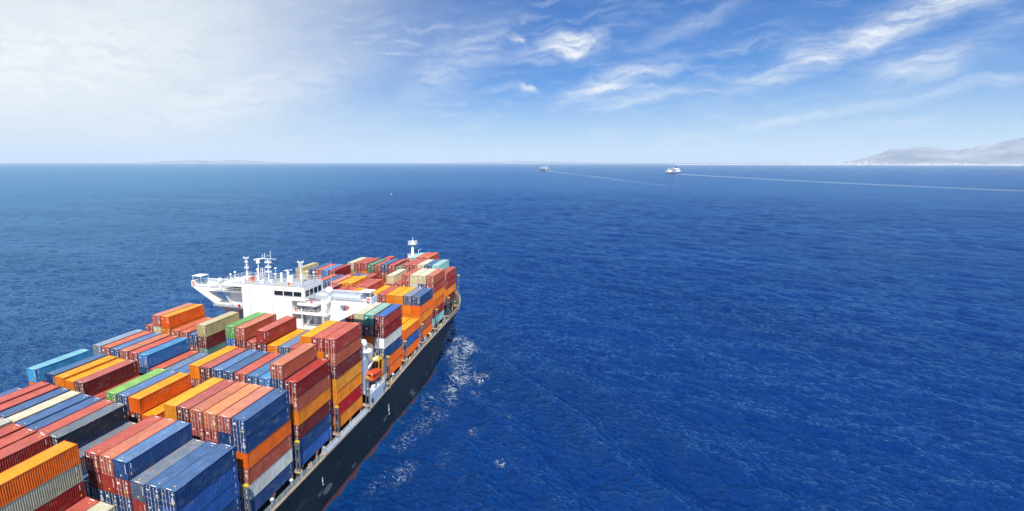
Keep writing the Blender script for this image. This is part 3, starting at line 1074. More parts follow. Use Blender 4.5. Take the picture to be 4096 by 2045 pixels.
stair(100.4, 11.8, 5.9, 100.4, 14.2, 3.5)
stair(100.4, 13.4, 2.9, 100.4, 15.0, 0.1)
stair(100.2, 37.2, 6.9, 100.2, 34.9, 3.4)

# bridge wings: solid brackets with a rounded opening, deck and fences
WX0, WX1 = 101.3, 104.2


def plate_with_hole(outer, hole, name):
    """two bracket plates; the plate is built as quads between outer contour and opening, matched point by point"""
    b = MB()
    n = len(outer)
    for xa, xb in ((WX0, WX0 + .16), (WX1 - .16, WX1)):
        vs = [(xa, *p) for p in outer] + [(xa, *p) for p in hole] + [(xb, *p) for p in outer] + [(xb, *p) for p in hole]
        fs = []
        for i in range(n):
            j = (i + 1) % n
            fs += [(i, j, n + j, n + i), (2 * n + j, 2 * n + i, 3 * n + i, 3 * n + j), (j, i, 2 * n + i, 2 * n + j), (n + i, n + j, 3 * n + j, 3 * n + i)]
        b.add(vs, fs)
    # soffit between both plates along the sloping underside
    for i in range(n):
        j = (i + 1) % n
        b.add([(WX0 + .1, *outer[i]), (WX0 + .1, *outer[j]), (WX1 - .1, *outer[j]), (WX1 - .1, *outer[i])], [(0, 1, 2, 3)])
        b.add([(WX0 + .1, *hole[i]), (WX0 + .1, *hole[j]), (WX1 - .1, *hole[j]), (WX1 - .1, *hole[i])], [(0, 3, 2, 1)])
    return b.build(name, M['white'], ship)


# starboard (to y < 10) and port (to y > 32)
plate_with_hole([(11.5, 6.3), (5.5, 6.4), (0.6, 6.45), (-.35, 6.1), (2.2, 4.6), (6.5, 2.2), (8.6, 1.0), (11.5, 1.0)],
                [(6.9, 5.3), (5.9, 5.4), (4.9, 5.35), (4.6, 4.95), (5.0, 4.5), (6.1, 3.9), (6.75, 3.7), (6.95, 4.2)], 'starboard_wing')
plate_with_hole([(31.2, 6.9), (38.5, 7.2), (46.6, 7.55), (47.65, 7.1), (44.5, 5.3), (40.4, 3.0), (37.5, 1.3), (31.2, 2.4)],
                [(36.2, 6.3), (38.2, 6.35), (42.2, 6.35), (42.5, 6.1), (42.2, 5.3), (40.2, 3.9), (39.2, 3.5), (36.2, 3.5)], 'port_wing')
b = MB()
b.box(WX0 - .05, WX1 + .05, 0.3, 14.7, 6.42, 6.52)
b.build('wing_deck', M['deckgrey'], ship)
b = MB()
b.box(WX0 - .05, WX1 + .05, 31.1, 46.8, 7.25, 7.35)
b.build('wing_deck', M['deckgrey'], ship)
b = MB()
b.box(99.6, 102.5, 31.1, 40.2, 3.05, 3.3)
b.build('wing_deck', M['deckgrey'], ship)
b = MB()
b.box(99.4, 101.4, 31.1, 39.2, 6.75, 6.9)
b.build('wing_deck', M['deckgrey'], ship)
b = MB()
b.rail([(WX0, 12.5, 6.52), (WX0, 1.4, 6.52)], 0.95, 1.4, 2, 0.03)
b.build('wing_railing', M['white'], ship)
b = MB()
b.rail([(WX0, 33.0, 7.35), (WX0, 46.0, 7.35)], 0.95, 1.4, 2, 0.03)
b.build('wing_railing', M['white'], ship)
b = MB()
b.rail([(99.6, 31.3, 3.3), (99.6, 40.0, 3.3), (101.3, 40.8, 4.0)], 0.95, 1.2, 2, 0.03)
b.build('wing_railing', M['white'], ship)
b = MB()
b.rail([(99.45, 31.3, 6.9), (99.45, 39.0, 6.9)], 0.95, 1.2, 2, 0.03)
b.build('wing_railing', M['white'], ship)
for y0, y1, z0 in ((0.4, 12.5, 6.52), (32.5, 46.2, 7.35)):       # forward wind fences of the wings, with recessed bands
    b = MB()
    b.box(WX1 - .1, WX1 + .05, y0, y1, z0, z0 + 0.75)
    b.box(WX1 - .16, WX1 + .05, y0, y1, z0 + 0.78, z0 + 1.05)
    b.box(WX1 - .3, WX1 + .12, y0, y1, z0 + 1.2, z0 + 1.5)
    b.build('wind_fence', M['whitegrey'], ship)
b = MB()
b.prism([(-.4, 6.1), (-.45, 7.55), (.75, 7.5), (1.45, 6.5), (0.6, 6.3)], 'x', WX0 - .08, WX0 + .12)
b.box(WX0 - .08, WX1, -.5, -.34, 6.1, 7.55)
b.build('wing_cheek', M['white'], ship)
b = MB()
b.prism([(47.7, 7.1), (47.75, 8.55), (46.8, 8.6), (45.9, 7.6), (46.4, 7.3)], 'x', WX0 - .08, WX0 + .12)
b.box(WX0 - .08, WX1, 47.64, 47.8, 7.1, 8.55)
b.build('wing_cheek', M['white'], ship)
for y0, y1, z in ((-.2, 2.4, 8.5), (44.4, 47.3, 9.75)):       # sun canopies on thin legs
    b = MB()
    b.box(WX0 - .1, WX1, y0, y1, z, z + .12)
    for yy in (y0 + .15, y1 - .15):
        for xx in (WX0, WX1 - .15):
            b.tube((xx, yy, z - 2.2), (xx, yy, z), 0.05, 6)
    b.build('wing_canopy', M['white'], ship)
b = MB()          # console under the starboard canopy
b.box(102.4, 103.6, 0.6, 2.6, 6.52, 7.5)
b.build('wing_console', M['whitegrey'], ship)
# satellite domes on pedestals
for yy, z0, z1, r in ((9.2, 6.5, 7.9, .82), (38.45, 7.0, 8.75, .62)):
    b = MB()
    b.tube((101.0, yy, z0), (101.0, yy, z1), 0.16, 8)
    for s in (-.55, .55):
        b.bar((101.0, yy + s, z0), (101.0, yy, z1 - .3), 0.06)
        b.bar((101.0 + s, yy, z0), (101.0, yy, z1 - .3), 0.06)
    b.build('dome_pedestal', M['white'], ship)
    b = MB()
    b.lathe([(r * .75, 0)] + [(r * math.cos(t), r * .75 + r * math.sin(t)) for t in np.linspace(-.75, 1.5, 12)], (101.0, yy, z1), 20)
    b.build('satellite_dome', M['white'], ship, True)
b = MB()
b.tube((101.6, 9.0, 6.5), (101.6, 9.0, 14.6), 0.045, 6, 0.02)
b.build('whip_antenna', M['white'], ship)
b = MB()
b.box(99.4, 102.6, 8.9, 10.0, 5.9, 6.4)
b.build('dome_platform', M['white'], ship)

# roof gear: masts, radars, lockers, lamps
RZ = 9.06


def lattice_mast(name, x, y, z0, z1, arms, yard=None):
    b = MB()
    b.tube((x, y, z0), (x, y, z1), 0.13, 8, 0.09)
    for s in (-.28, .28):
        b.tube((x + .1, y + s, z0), (x + .1, y + s, z1 - .3), 0.03, 5)
    for z in np.arange(z0 + .5, z1 - .3, .45):
        b.bar((x + .1, y - .28, z), (x + .1, y + .28, z), 0.035)
    for z, hw in arms:
        b.box(x - .3, x + .3, y - hw, y + hw, z, z + .09)
        for s in (-1, 1):
            b.tube((x, y + s * hw * .9, z + .09), (x, y + s * hw * .9, z + .4), 0.09, 6)
    if yard:
        z, l_, r_ = yard
        b.bar((x, y - r_, z), (x, y + l_, z + .1), 0.09)
        b.bar((x, y - .1, z - 1.0), (x, y - .75, z + .1), 0.07)
        b.bar((x, y + .1, z - 1.0), (x, y + .75, z + .1), 0.07)
        for yy, h in ((.8, 1.1), (-.8, 1.6), (l_, .7)):
            b.tube((x, y + yy, z), (x, y + yy, z + h), 0.05, 6)
            b.tube((x, y + yy, z + h), (x, y + yy, z + h + .22), 0.1, 6)
        b.bar((x, y - .8, z + .75), (x, y + .8, z + .65), 0.05)
    return b.build(name, M['white'], ship)


lattice_mast('signal_mast', 104, 32.5, RZ, 14.5, ((11.9, .55), (13.3, .35), (14.3, .7)))
lattice_mast('radar_mast', 104, 26.4, RZ, 14.3, ((11.2, .8), (12.3, .75), (13.4, .85)), (14.3, 1.4, 2.3))
lattice_mast('light_mast', 104, 17.7, RZ, 13.9, ((12.9, .45), (13.8, .75), (13.4, .5)))
for s in ((0, .9), (0, -.9), (.9, 0)):
  for yy in (17.7, 32.5):
    b = MB()
    b.bar((104 + s[0], yy + s[1], RZ), (104, yy, RZ + 2.1), 0.07)
    b.build('mast_stay', M['white'], ship)
b = MB()
b.tube((104, 29.3, RZ), (104, 29.3, 11.4), 0.28, 10, .24)
b.tube((104, 29.2, 11.4), (104, 29.2, 13.3), 0.14, 8)
b.build('radar_post', M['white'], ship)
b = MB()
b.tube((104, 29.2, 13.25), (104, 29.2, 13.75), 0.5, 10, .42)
b.box(103.8, 104.2, 29.0, 29.4, 13.75, 14.0)
b.build('radar_gearbox', M['white'], ship)
b = MB()
b.add([(103.9, 30.3, 13.85), (104.1, 30.3, 13.85), (105.0, 28.0, 14.2), (104.8, 28.0, 14.2), (103.9, 30.3, 14.1), (104.1, 30.3, 14.1), (105.0, 28.0, 14.45), (104.8, 28.0, 14.45)],
      [(0, 1, 2, 3), (4, 7, 6, 5), (0, 4, 5, 1), (1, 5, 6, 2), (2, 6, 7, 3), (3, 7, 4, 0)])
b.build('radar_scanner', M['white'], ship)
b = MB()
for k in range(7):
    b.bar((103.6, 28.3, RZ + .3 + k * .45), (103.6, 27.7, RZ + .3 + k * .45), 0.04)
for yy in (28.3, 27.7):
    b.tube((103.6, yy, RZ), (103.6, yy, RZ + 3.2), 0.05, 5)
    b.tube((104.3, yy, RZ), (104.3, yy, RZ + 3.0), 0.05, 5)
b.build('mast_ladder', M['white'], ship)
b = MB()
b.tube((104, 21.1, RZ), (104, 21.1, 11.2), 0.24, 8, .18)
b.tube((104, 21.1, 11.2), (104, 21.1, 11.55), 0.36, 8)
for s in (-.6, .6):
    b.bar((104, 21.1 + s, RZ), (104, 21.1, 10.8), 0.06)
b.build('radar_post', M['white'], ship)
b = MB()
b.bar((104, 22.3, 11.75), (104, 19.9, 12.05), 0.11)
b.build('radar_scanner', M['white'], ship)
for (x, y, w_, h, m_) in ((104, 20.4, .5, 1.5, 'white'), (104.5, 23.2, .25, 2.0, 'white'), (102.6, 30.1, .42, 1.0, 'orangegel'), (101.5, 33.6, .5, .9, 'white'), (102.3, 24.6, .4, .8, 'whitegrey'), (101.2, 19.4, .25, .5, 'red'), (105.8, 18.9, .6, .5, 'beige'), (101.0, 31.6, .35, 1.1, 'white'), (101.4, 26.5, .6, .7, 'whitegrey')):
    b = MB()
    b.box(x - w_ * .6, x + w_ * .6, y - w_, y + w_, RZ, RZ + h)
    b.prism([(y - w_, RZ + h), (y + w_, RZ + h), (y + w_ * .6, RZ + h + .12), (y - w_ * .6, RZ + h + .12)], 'x', x - w_ * .6, x + w_ * .6)
    b.build('roof_locker', M[m_], ship)
for (x, y, h) in ((102, 34.6, 1.9), (103, 24.0, 1.7), (105, 22.0, 2.3), (101.5, 35.6, 1.4), (106, 15.5, 2.0), (102.4, 28.6, 1.2), (106.5, 26.0, 2.4), (105.5, 30.6, 2.1)):
    b = MB()
    b.tube((x, y, RZ), (x, y, RZ + h), 0.06, 6)
    b.lathe([(.08, 0), (.26, .08), (.3, .25), (.2, .42), (.02, .46)], (x, y, RZ + h), 10)
    b.build('roof_lamp', M['white'], ship, True)
for (x, y) in ((100.6, 29.2), (100.8, 18.5), (101.0, 21.3)):
    b = MB()
    b.box(x - .25, x + .25, y - .3, y + .3, RZ, RZ + .22)
    b.build('roof_hatch', M['yellow'], ship)
for ya in (31.9, 33.2, 34.5):
    b = MB()
    for k in range(2):
        pts = [Vector((100.3 + k * 1.0, ya + .5 * math.cos(t), RZ + 1.1 * max(0.0, math.sin(t)))) for t in np.linspace(0, math.pi, 8)]
        for p, q in zip(pts[:-1], pts[1:]):
            b.tube(p, q, 0.05, 5)
    b.build('hoop_guard', M['white'], ship)
for y, z in ((-.2, 6.9), (47.3, 7.9)):                        # life rings hang on the wing cheeks
    b = MB()
    n, m_, r0, r1 = 20, 8, .36, .1
    for i in range(n):
        for j in range(m_):
            a_, c_ = 2 * math.pi * i / n, 2 * math.pi * j / m_
            b.v.append((WX0 - .2 + r1 * math.sin(c_), (r0 + r1 * math.cos(c_)) * math.cos(a_), (r0 + r1 * math.cos(c_)) * math.sin(a_)))
    for i in range(n):
        for j in range(m_):
            b.f.append((i * m_ + j, ((i + 1) % n) * m_ + j, ((i + 1) % n) * m_ + (j + 1) % m_, i * m_ + (j + 1) % m_))
            b.m.append(0 if (i // 2) % 5 else 1)
    o = b.build('life_ring', [M['orangegel'], M['white']], None, True)
    o.matrix_world = MSHIP @ Matrix.Translation((0, y + (.55 if y < 10 else -.35), z + (0.05 if y < 10 else 0.1)))
    tag(o, 'orange life ring on the %s bridge wing tip' % ('starboard' if y < 10 else 'port'), 'life ring', 'life rings on the bridge wings')

# funnel-side works between the bridge and the starboard rail: boat deck, davit, dish platform
b = MB()
b.box(98.2, 107.4, -0.95, -0.78, -16.3, -12.95)
b.build('boat_deck_side', M['whitegrey'], ship)
b = MB()
b.box(99.2, 100.3, -0.985, -0.945, -16.2, -14.3)
b.build('side_doorway', M['dark'], ship)
b = MB()
b.box(106.5, 106.9, -0.985, -0.945, -16.1, -14.0)
b.build('side_doorway', M['dark'], ship)
b = MB()
b.box(98.2, 109.2, -0.78, 3.0, -13.05, -12.95)
b.build('boat_deck', M['deckgrey'], ship)
for xa, xb in ((98.4, 100.6), (105.0, 109.0)):
    b = MB()
    b.rail([(xa, -0.7, -12.95), (xb, -0.7, -12.95)], 1.0, .8, 2, .03)
    b.build('boat_deck_railing', M['white'], ship)
for xa in (101.2, 103.6):
    b = MB()
    b.box(xa, xa + .9, -.75, -.1, -12.95, -12.0)
    b.build('raft_container', M['white'], ship)
b = MB()
b.box(97.8, 102.0, 0.9, 3.6, -13.0, -5.9)
b.box(102.0, 108.5, 2.6, 3.6, -13.0, -6.2)
b.build('engine_casing', M['whitegrey'], ship)
b = MB()
b.rail([(97.9, 0.95, -5.9), (101.9, 0.95, -5.9), (101.9, 3.4, -5.9)], 1.0, .9, 2, .03)
b.build('casing_railing', M['white'], ship)
b = MB()
b.lathe([(.5, -.5), (1.75, -.1), (1.75, .02), (.02, .04)], (101.6, 1.5, -4.3), 20)
b.tube((101.6, 1.5, -5.9), (101.6, 1.5, -4.4), 0.5, 10)
b.build('dish_platform', M['white'], ship)
b = MB()
pts = [(101.6 + 1.7 * math.cos(t), 1.5 + 1.7 * math.sin(t), -4.26) for t in np.linspace(0, 2 * math.pi, 15)]
b.rail(pts, 1.0, .8, 2, .035)
b.build('platform_railing', M['white'], ship)
b = MB()
b.lathe([(.35, 0), (.42, .9), (.8, 1.1), (.85, 1.7), (.55, 2.3), (.05, 2.5)], (101.4, 1.7, -4.25), 14)
b.build('searchlight_housing', M['white'], ship, True)
b = MB()
b.bar((101.0, 1.4, -9.6), (104.6, 0.4, -6.9), 0.32)
b.bar((104.0, 0.55, -7.4), (105.2, -.2, -6.6), 0.26)
b.build('davit_arm', M['white'], ship)
b = MB()
b.bar((108.2, -.55, -16.0), (108.2, -.55, -8.2), 0.3)
b.bar((107.6, .2, -12.9), (108.2, -.55, -9.2), 0.16)
b.build('davit_post', M['steel'], ship)
b = MB()
b.box(107.0, 109.3, 0.3, 2.2, -8.5, -8.2)
for xx, yy in ((107.1, .4), (109.2, .4), (107.1, 2.1), (109.2, 2.1)):
    b.box(xx - .08, xx + .08, yy - .08, yy + .08, -12.9, -7.3)
b.box(107.0, 109.3, .32, .44, -7.5, -7.3)
b.build('yellow_gantry', M['yellow'], ship)

# lifeboat
lbroot = bpy.data.objects.new('lifeboat', None)
COL.objects.link(lbroot)
lbroot.matrix_world = MSHIP @ Matrix.Translation((103.7, 0.15, -11.3)) @ Matrix.Rotation(0.05, 4, 'Y') @ Matrix.Scale(.84, 4)
tag(lbroot, 'enclosed orange lifeboat hanging in its davit on the starboard side', 'lifeboat')


def loft(sections, n, name, mat_, parent):
    b = MB()
    for x, hw, z0, z1, p in sections:
        for i in range(n):
            t = 2 * math.pi * i / n
            cz, sz = math.sin(t), math.cos(t)
            b.v.append((x, hw * math.copysign(abs(sz) ** p, sz), (z0 + z1) / 2 + (z1 - z0) / 2 * math.copysign(abs(cz) ** p, cz)))
    m_ = len(sections)
    for k in range(m_ - 1):
        for i in range(n):
            j = (i + 1) % n
            b.f.append((k * n + i, k * n + j, (k + 1) * n + j, (k + 1) * n + i))
            b.m.append(0)
    b.f.append(tuple(reversed(range(n))))
    b.f.append(tuple(range((m_ - 1) * n, m_ * n)))
    b.m += [0, 0]
    return b.build(name, mat_, parent, True)


loft([(-3.9, .35, .55, 1.2, .9), (-3.6, .95, .25, 1.25, .8), (-2.6, 1.3, .03, 1.25, .75), (0, 1.42, 0, 1.25, .75), (2.4, 1.25, .05, 1.3, .8), (3.4, .75, .35, 1.38, .85), (4.0, .1, .9, 1.45, 1)], 20, 'boat_hull', M['orangegel'], lbroot)
loft([(-3.55, .6, 1.1, 1.9, .8), (-3.2, .95, 1.1, 2.5, .75), (-2.2, 1.15, 1.1, 2.75, .75), (-1.4, 1.22, 1.1, 2.4, .8), (1.0, 1.2, 1.1, 2.35, .85), (2.4, .95, 1.1, 2.15, .9), (3.4, .45, 1.15, 1.75, 1)], 20, 'boat_canopy', M['orangegel'], lbroot)
b = MB()
for s in (-1, 1):
    pr = [(-3.6, .98), (-2.6, 1.33), (0, 1.45), (2.4, 1.28), (3.4, .78), (3.95, .12)]
    for p, q in zip(pr[:-1], pr[1:]):
        b.tube((p[0], s * p[1], 1.22), (q[0], s * q[1], 1.25), 0.08, 6)
b.build('rubbing_strake', M['orangegel'], lbroot, True)
for bb in ((-3.62, -3.4, -.35, .35, 1.5, 2.1), (-3.3, -2.7, -1.16, -1.0, 1.7, 2.2)):
    b = MB()
    b.box(*bb)
    b.build('boat_window', M['glass'], lbroot)
for x in (-2.9, 2.7):
    b = MB()
    b.tube((x, 0, 2.0), (x, 0, 3.2), 0.05, 6)
    b.build('fall_wire', M['steel'], lbroot)

# forecastle: winches, mast, posts
for x, y in ((181, 2.8), (186.5, 5.2), (175.6, 1.2)):
    dz = deck_z(x)
    b = MB()
    b.box(x - 1.6, x + 1.6, y - .2, y + 2.4, dz, dz + .2)
    for yy in (y - .1, y + 1.1, y + 2.2):
        b.box(x - .7, x + .7, yy - .08, yy + .08, dz, dz + 1.7)
    b.tube((x, y - .1, dz + 1.0), (x, y + 2.2, dz + 1.0), .55, 12)
    b.build('mooring_winch', M['steel'], ship)
    b = MB()
    b.box(x + .8, x + 1.5, y, y + .8, dz + .2, dz + 1.3)
    b.build('winch_motor', M['yellow'], ship)
b = MB()
b.box(176.5, 180.5, 0.6, 3.2, deck_z(178) + 2.0, deck_z(178) + 2.3)
for xx in (176.7, 180.3):
    for yy in (.8, 3.0):
        b.box(xx - .12, xx + .12, yy - .12, yy + .12, deck_z(178), deck_z(178) + 2.0)
b.build('deck_stand', M['beige'], ship)
fm = MB()
fm.tube((206, 24, -12), (206, 24, 6.0), .75, 10, .42)
fm.build('foremast', M['white'], ship, True)
for z, w_ in ((-.6, 1.7), (4.6, 1.6)):
    b = MB()
    b.box(206 - w_ * .7, 206 + w_ * .7, 24 - w_, 24 + w_, z, z + .15)
    b.rail([(206 - w_ * .7, 24 - w_, z), (206 - w_ * .7, 24 + w_, z), (206 + w_ * .7, 24 + w_, z), (206 + w_ * .7, 24 - w_, z), (206 - w_ * .7, 24 - w_, z)], 1.3, .9, 2, .07)
    b.build('mast_platform', M['white'], ship)
b = MB()
b.tube((206, 24, 6), (206, 24, 7.3), .1, 6)
b.tube((206, 21.6, -.6), (206, 21.6, 2.6), .12, 6)
b.bar((206, 21.6, 2.6), (206, 20.3, 2.9), .1)
b.build('mast_light', M['white'], ship)


# ------------------------------------------------------------------ sea
def ocean_tile(N, Lt, wind, wdir, seed, lmin, lmax):
    rng = np.random.default_rng(seed)
    k1 = 2 * np.pi * np.fft.fftfreq(N, Lt / N)
    kx, ky = np.meshgrid(k1, k1, indexing='ij')
    k = np.sqrt(kx ** 2 + ky ** 2)
    k[0, 0] = 1e-6
    Lw = wind * wind / 9.81
    ph = np.exp(-1 / (k * Lw) ** 2) / k ** 4
    c_ = (kx * math.cos(wdir) + ky * math.sin(wdir)) / k
    ph *= 0.25 + 0.75 * c_ ** 2
    ph[(k < 2 * np.pi / lmax) | (k > 2 * np.pi / lmin)] = 0
    ph[0, 0] = 0
    a_ = np.sqrt(ph) * (rng.normal(size=(N, N)) + 1j * rng.normal(size=(N, N)))
    h = np.fft.ifft2(a_).real
    return h / h.std()


def sample(tile, Lt, x, y):
    N = tile.shape[0]
    u, v = (x / Lt % 1) * N, (y / Lt % 1) * N
    i, j = u.astype(int) % N, v.astype(int) % N
    fu, fv = u - np.floor(u), v - np.floor(v)
    i2, j2 = (i + 1) % N, (j + 1) % N
    return tile[i, j] * (1 - fu) * (1 - fv) + tile[i2, j] * fu * (1 - fv) + tile[i, j2] * (1 - fu) * fv + tile[i2, j2] * fu * fv


def smooth(e0, e1, x):
    t = np.clip((x - e0) / (e1 - e0), 0, 1)
    return t * t * (3 - 2 * t)


FOAM = [(186, -1, 5, 2.2, .9), (183, -5, 3.5, 2.0, 1), (177, -6.5, 5, 2.5, 1), (174, -2, 7, 2.5, .8), (168, -5, 6, 3, .85), (160, -8, 6, 3, .85), (158, -12, 5, 2.5, .7), (151, -9.5, 6, 3, .9), (156, -14.5, 4, 2, .85),
        (142.5, -15.4, 4, 1.4, .75), (142, -9.6, 6, 3, .75), (135, -11, 5, 2.5, .65), (130, -6.4, 6, 2.5, .72), (124, -10, 6, 3, .6), (116, -8, 7, 3, .6), (107, -7, 6, 2.5, .6), (108, -27.9, 1.5, 1.0, .8), (95, -11, 6, 2.2, .62),
        (120, -20, 3, 1.5, .6), (137, -22, 2.5, 1, .6), (131, -26, 2, 1, .6), (105, -17, 6, 2, .5), (88, -8, 8, 2.5, .5), (150, -20, 2, .8, .6), (98, -22, 3, 1.2, .45)]


def build_sea():
    D = .0034
    a0, a1 = math.radians(-34), math.radians(68)
    th = np.arange(a0, a1 + D / 2, D)
    r = [52.0]
    while r[-1] < 2600:
        r.append(r[-1] * (1 + D))
    while r[-1] < 60000:
        r.append(r[-1] * 1.05)
    r = np.array(r)
    RR, TT = np.meshgrid(r, th, indexing='ij')
    X = CAM[0] + RR * np.cos(TT)
    Y = CAM[1] + RR * np.sin(TT)
    cell = RR * D
    wd_ = math.radians(172)
    Z = np.zeros_like(X)
    # octaves of chop from two unequal, turned tiles; each fades before the grid becomes too coarse for it
    for lmin, lmax, amp, fade, Lt, N, rot, seed in ((9, 45, .24, 1800, 420., 512, .0, 1), (9, 40, .17, 1800, 313., 512, .7, 2), (3.2, 9, .125, 700, 211., 512, .15, 3), (3.0, 9, .09, 700, 157., 512, -.5, 4),
                                                    (1.0, 3.2, .09, 420, 97., 512, .3, 5), (1.1, 3.0, .065, 420, 71., 512, -.4, 6)):
        t_ = ocean_tile(N, Lt, 9, wd_ + rot * .0, seed, lmin, lmax)
        c_, s_ = math.cos(rot), math.sin(rot)
        m_ = amp * (1 - smooth(fade * .35, fade, RR))
        # gusty patches vary the chop over tens of metres
        Z += m_ * sample(t_, Lt, X * c_ - Y * s_, X * s_ + Y * c_)
    # ship's own diverging wave train to starboard
    def crest(x0, y0, x1, y1, amp, w):
        d = np.array([x1 - x0, y1 - y0])
        L_ = np.hypot(*d)
        d = d / L_
        s = (X - x0) * d[0] + (Y - y0) * d[1]
        q = -(X - x0) * d[1] + (Y - y0) * d[0]
        q = q + 1.6 * np.sin(s * .11) + .7 * np.sin(s * .31 + 1)
        return amp * np.exp(-(q / w) ** 2) * smooth(-8, 12, s) * (1 - smooth(L_ * .75, L_ * 1.35, s))
    Z += crest(178, -12, 92, -70, 1.9, 3.4) - crest(170, -6, 90, -58, 1.1, 4.0) + crest(186, -22, 100, -92, 1.0, 4.0)
    Z += crest(160, -3, 88, -46, 1.2, 3.0) - crest(172, -24, 98, -80, .8, 4.5) + crest(140, -3, 84, -32, .8, 2.6)
    Z += crest(190, 2, 176, -10, .9, 2.2)
    edge = smooth(a0, a0 + .05, TT) * (1 - smooth(a1 - .05, a1, TT))
    Z *= edge
    foam = np.zeros_like(X)
    for fx, fy, sx, sy, k in FOAM:
        foam = np.maximum(foam, k * np.exp(-((X - fx) / sx) ** 2 * .4 - ((Y - fy) / sy) ** 2 * .4))
    hullx = np.array([-28, 130, 145, 160, 179, 195, 208])
    hully = np.array([-1, -.9, .2, 1.5, 5, 12, 22.])
    dist = np.interp(X, hullx, hully) - Y
    near = np.exp(-np.clip(dist, 0, 50) / 1.3) * (dist > -1) * (X < 190)
    foam = np.maximum(foam, near * .62)
    broadf = .40 * np.exp(-(np.clip(dist - 1, 0, 60) / 9) ** 2) * smooth(60, 120, X) * (1 - smooth(180, 190, X)) * (dist > -1)
    foam = np.maximum(foam, broadf)
    teal = np.clip(np.exp(-np.clip(dist, 0, 50) / 1.3) * (dist > -1) * (X < 185) * .6 + foam * .15, 0, 1)
    far = np.clip(np.log(RR / 100) / np.log(40), 0, 1)
    nr, nt = X.shape
    vs = np.stack([X, Y, Z], -1).reshape(-1, 3)
    i, j = np.meshgrid(np.arange(nr - 1), np.arange(nt - 1), indexing='ij')
    q = (i * nt + j)
    quads = np.stack([q, q + nt, q + nt + 1, q + 1], -1).reshape(-1, 4)
    # coarse remainder of the disc, behind and beside the finely meshed part
    th2 = np.linspace(a1, a0 + 2 * math.pi, 60)
    r2 = np.array([52, 120, 300, 800, 2600, 9000, 60000.])
    R2, T2 = np.meshgrid(r2, th2, indexing='ij')
    v2 = np.stack([CAM[0] + R2 * np.cos(T2), CAM[1] + R2 * np.sin(T2), 0 * R2], -1).reshape(-1, 3)
    base_ = len(vs)
    n2 = len(th2)
    i, j = np.meshgrid(np.arange(len(r2) - 1), np.arange(n2 - 1), indexing='ij')
    q = base_ + i * n2 + j
    q2 = np.stack([q, q + n2, q + n2 + 1, q + 1], -1).reshape(-1, 4)
    # inner disc below the camera
    th3 = np.linspace(0, 2 * math.pi, 73)[:-1]
    v3 = np.concatenate([[[CAM[0], CAM[1], -.02]], np.stack([CAM[0] + 53 * np.cos(th3), CAM[1] + 53 * np.sin(th3), 0 * th3 - .02], -1)])
    b3 = base_ + len(v2)
    q3 = np.array([[b3, b3 + 1 + (2 * a_) % 72, b3 + 1 + (2 * a_ + 1) % 72, b3 + 1 + (2 * a_ + 2) % 72] for a_ in range(36)])
    V = np.concatenate([vs, v2, v3])
    F = np.concatenate([quads, q2, q3])
    me = bpy.data.meshes.new('sea')
    me.vertices.add(len(V))
    me.vertices.foreach_set('co', V.ravel())
    me.loops.add(F.size)
    me.loops.foreach_set('vertex_index', F.ravel().astype(np.int32))
    me.polygons.add(len(F))
    me.polygons.foreach_set('loop_start', np.arange(0, F.size, 4, dtype=np.int32))
    me.polygons.foreach_set('use_smooth', np.ones(len(F), bool))
    me.update(calc_edges=True)
    n_extra = len(V) - len(vs)
    for nm, arr in (('foam', foam), ('teal', teal), ('far', far)):
        at_ = me.attributes.new(nm, 'FLOAT', 'POINT')
        full = np.concatenate([arr.ravel(), np.full(n_extra, .8 if nm == 'far' else 0.0)])
        at_.data.foreach_set('value', full.astype(np.float32))
    return me


sm, st_, sb = mat('sea_water')
tc = st_.new('ShaderNodeTexCoord')
P = tc.outputs['Object']


def attr(t, name):
    a_ = t.new('ShaderNodeAttribute')
    a_.attribute_name = name
    return a_.outputs['Fac']


af, at_, ar = attr(st_, 'foam'), attr(st_, 'teal'), attr(st_, 'far')
deep = st_.mix(st_.noise(P, 0.012, 3, .5), lin((1, 36, 90)) + (1,), lin((2, 46, 106)) + (1,))
colr = st_.mix(st_.math('MULTIPLY', at_, .75), deep, lin((18, 92, 122)) + (1,))
# foam lace: ridged, stretched noise eaten away outside the churned areas
wv = st_.new('ShaderNodeTexNoise')
st_.put(wv.inputs['Vector'], P)
wv.inputs['Scale'].default_value = .22
wv.inputs['Detail'].default_value = 4
PW = st_.vmath('ADD', P, st_.vmath('MULTIPLY', st_.vmath('SUBTRACT', wv.outputs['Color'], (.5, .5, .5)), (5, 5, 0)))
PW2 = st_.vmath('ADD', P, st_.vmath('MULTIPLY', st_.vmath('SUBTRACT', wv.outputs['Color'], (.5, .5, .5)), (3, 3, 0)))
l1 = st_.noise(PW, .55, 8, .66)
ridge = st_.math('SUBTRACT', 1.0, st_.math('ABSOLUTE', st_.math('MULTIPLY', st_.math('SUBTRACT', l1, .5), 11.0)))
l2 = st_.noise(PW, 1.3, 6, .65)
lace = st_.math('ADD', st_.math('MULTIPLY', ridge, .62), st_.math('MULTIPLY', l2, .5))
thr = st_.math('SUBTRACT', 1.02, st_.math('MULTIPLY', af, .52))
fm_ = st_.ramp(lace, thr, st_.math('ADD', thr, .20))
fm_ = st_.math('MULTIPLY', fm_, st_.ramp(af, .03, .2))
colr = st_.mix(st_.math('MULTIPLY', fm_, .9), colr, (.60, .68, .73, 1))
st_.l.new(colr, sb.inputs['Base Color'])
rough = st_.ramp(ar, .0, 1.0, .035, .16, False)
sb.inputs['Roughness'].default_value = .9
sb.inputs['Specular IOR Level'].default_value = 0.0
PR = st_.new('ShaderNodeMapping')
st_.l.new(PW2, PR.inputs[0])
PR.inputs['Rotation'].default_value = (0, 0, math.radians(14))
PR.inputs['Scale'].default_value = (1.0, .5, 1.0)
PS = PR.outputs[0]


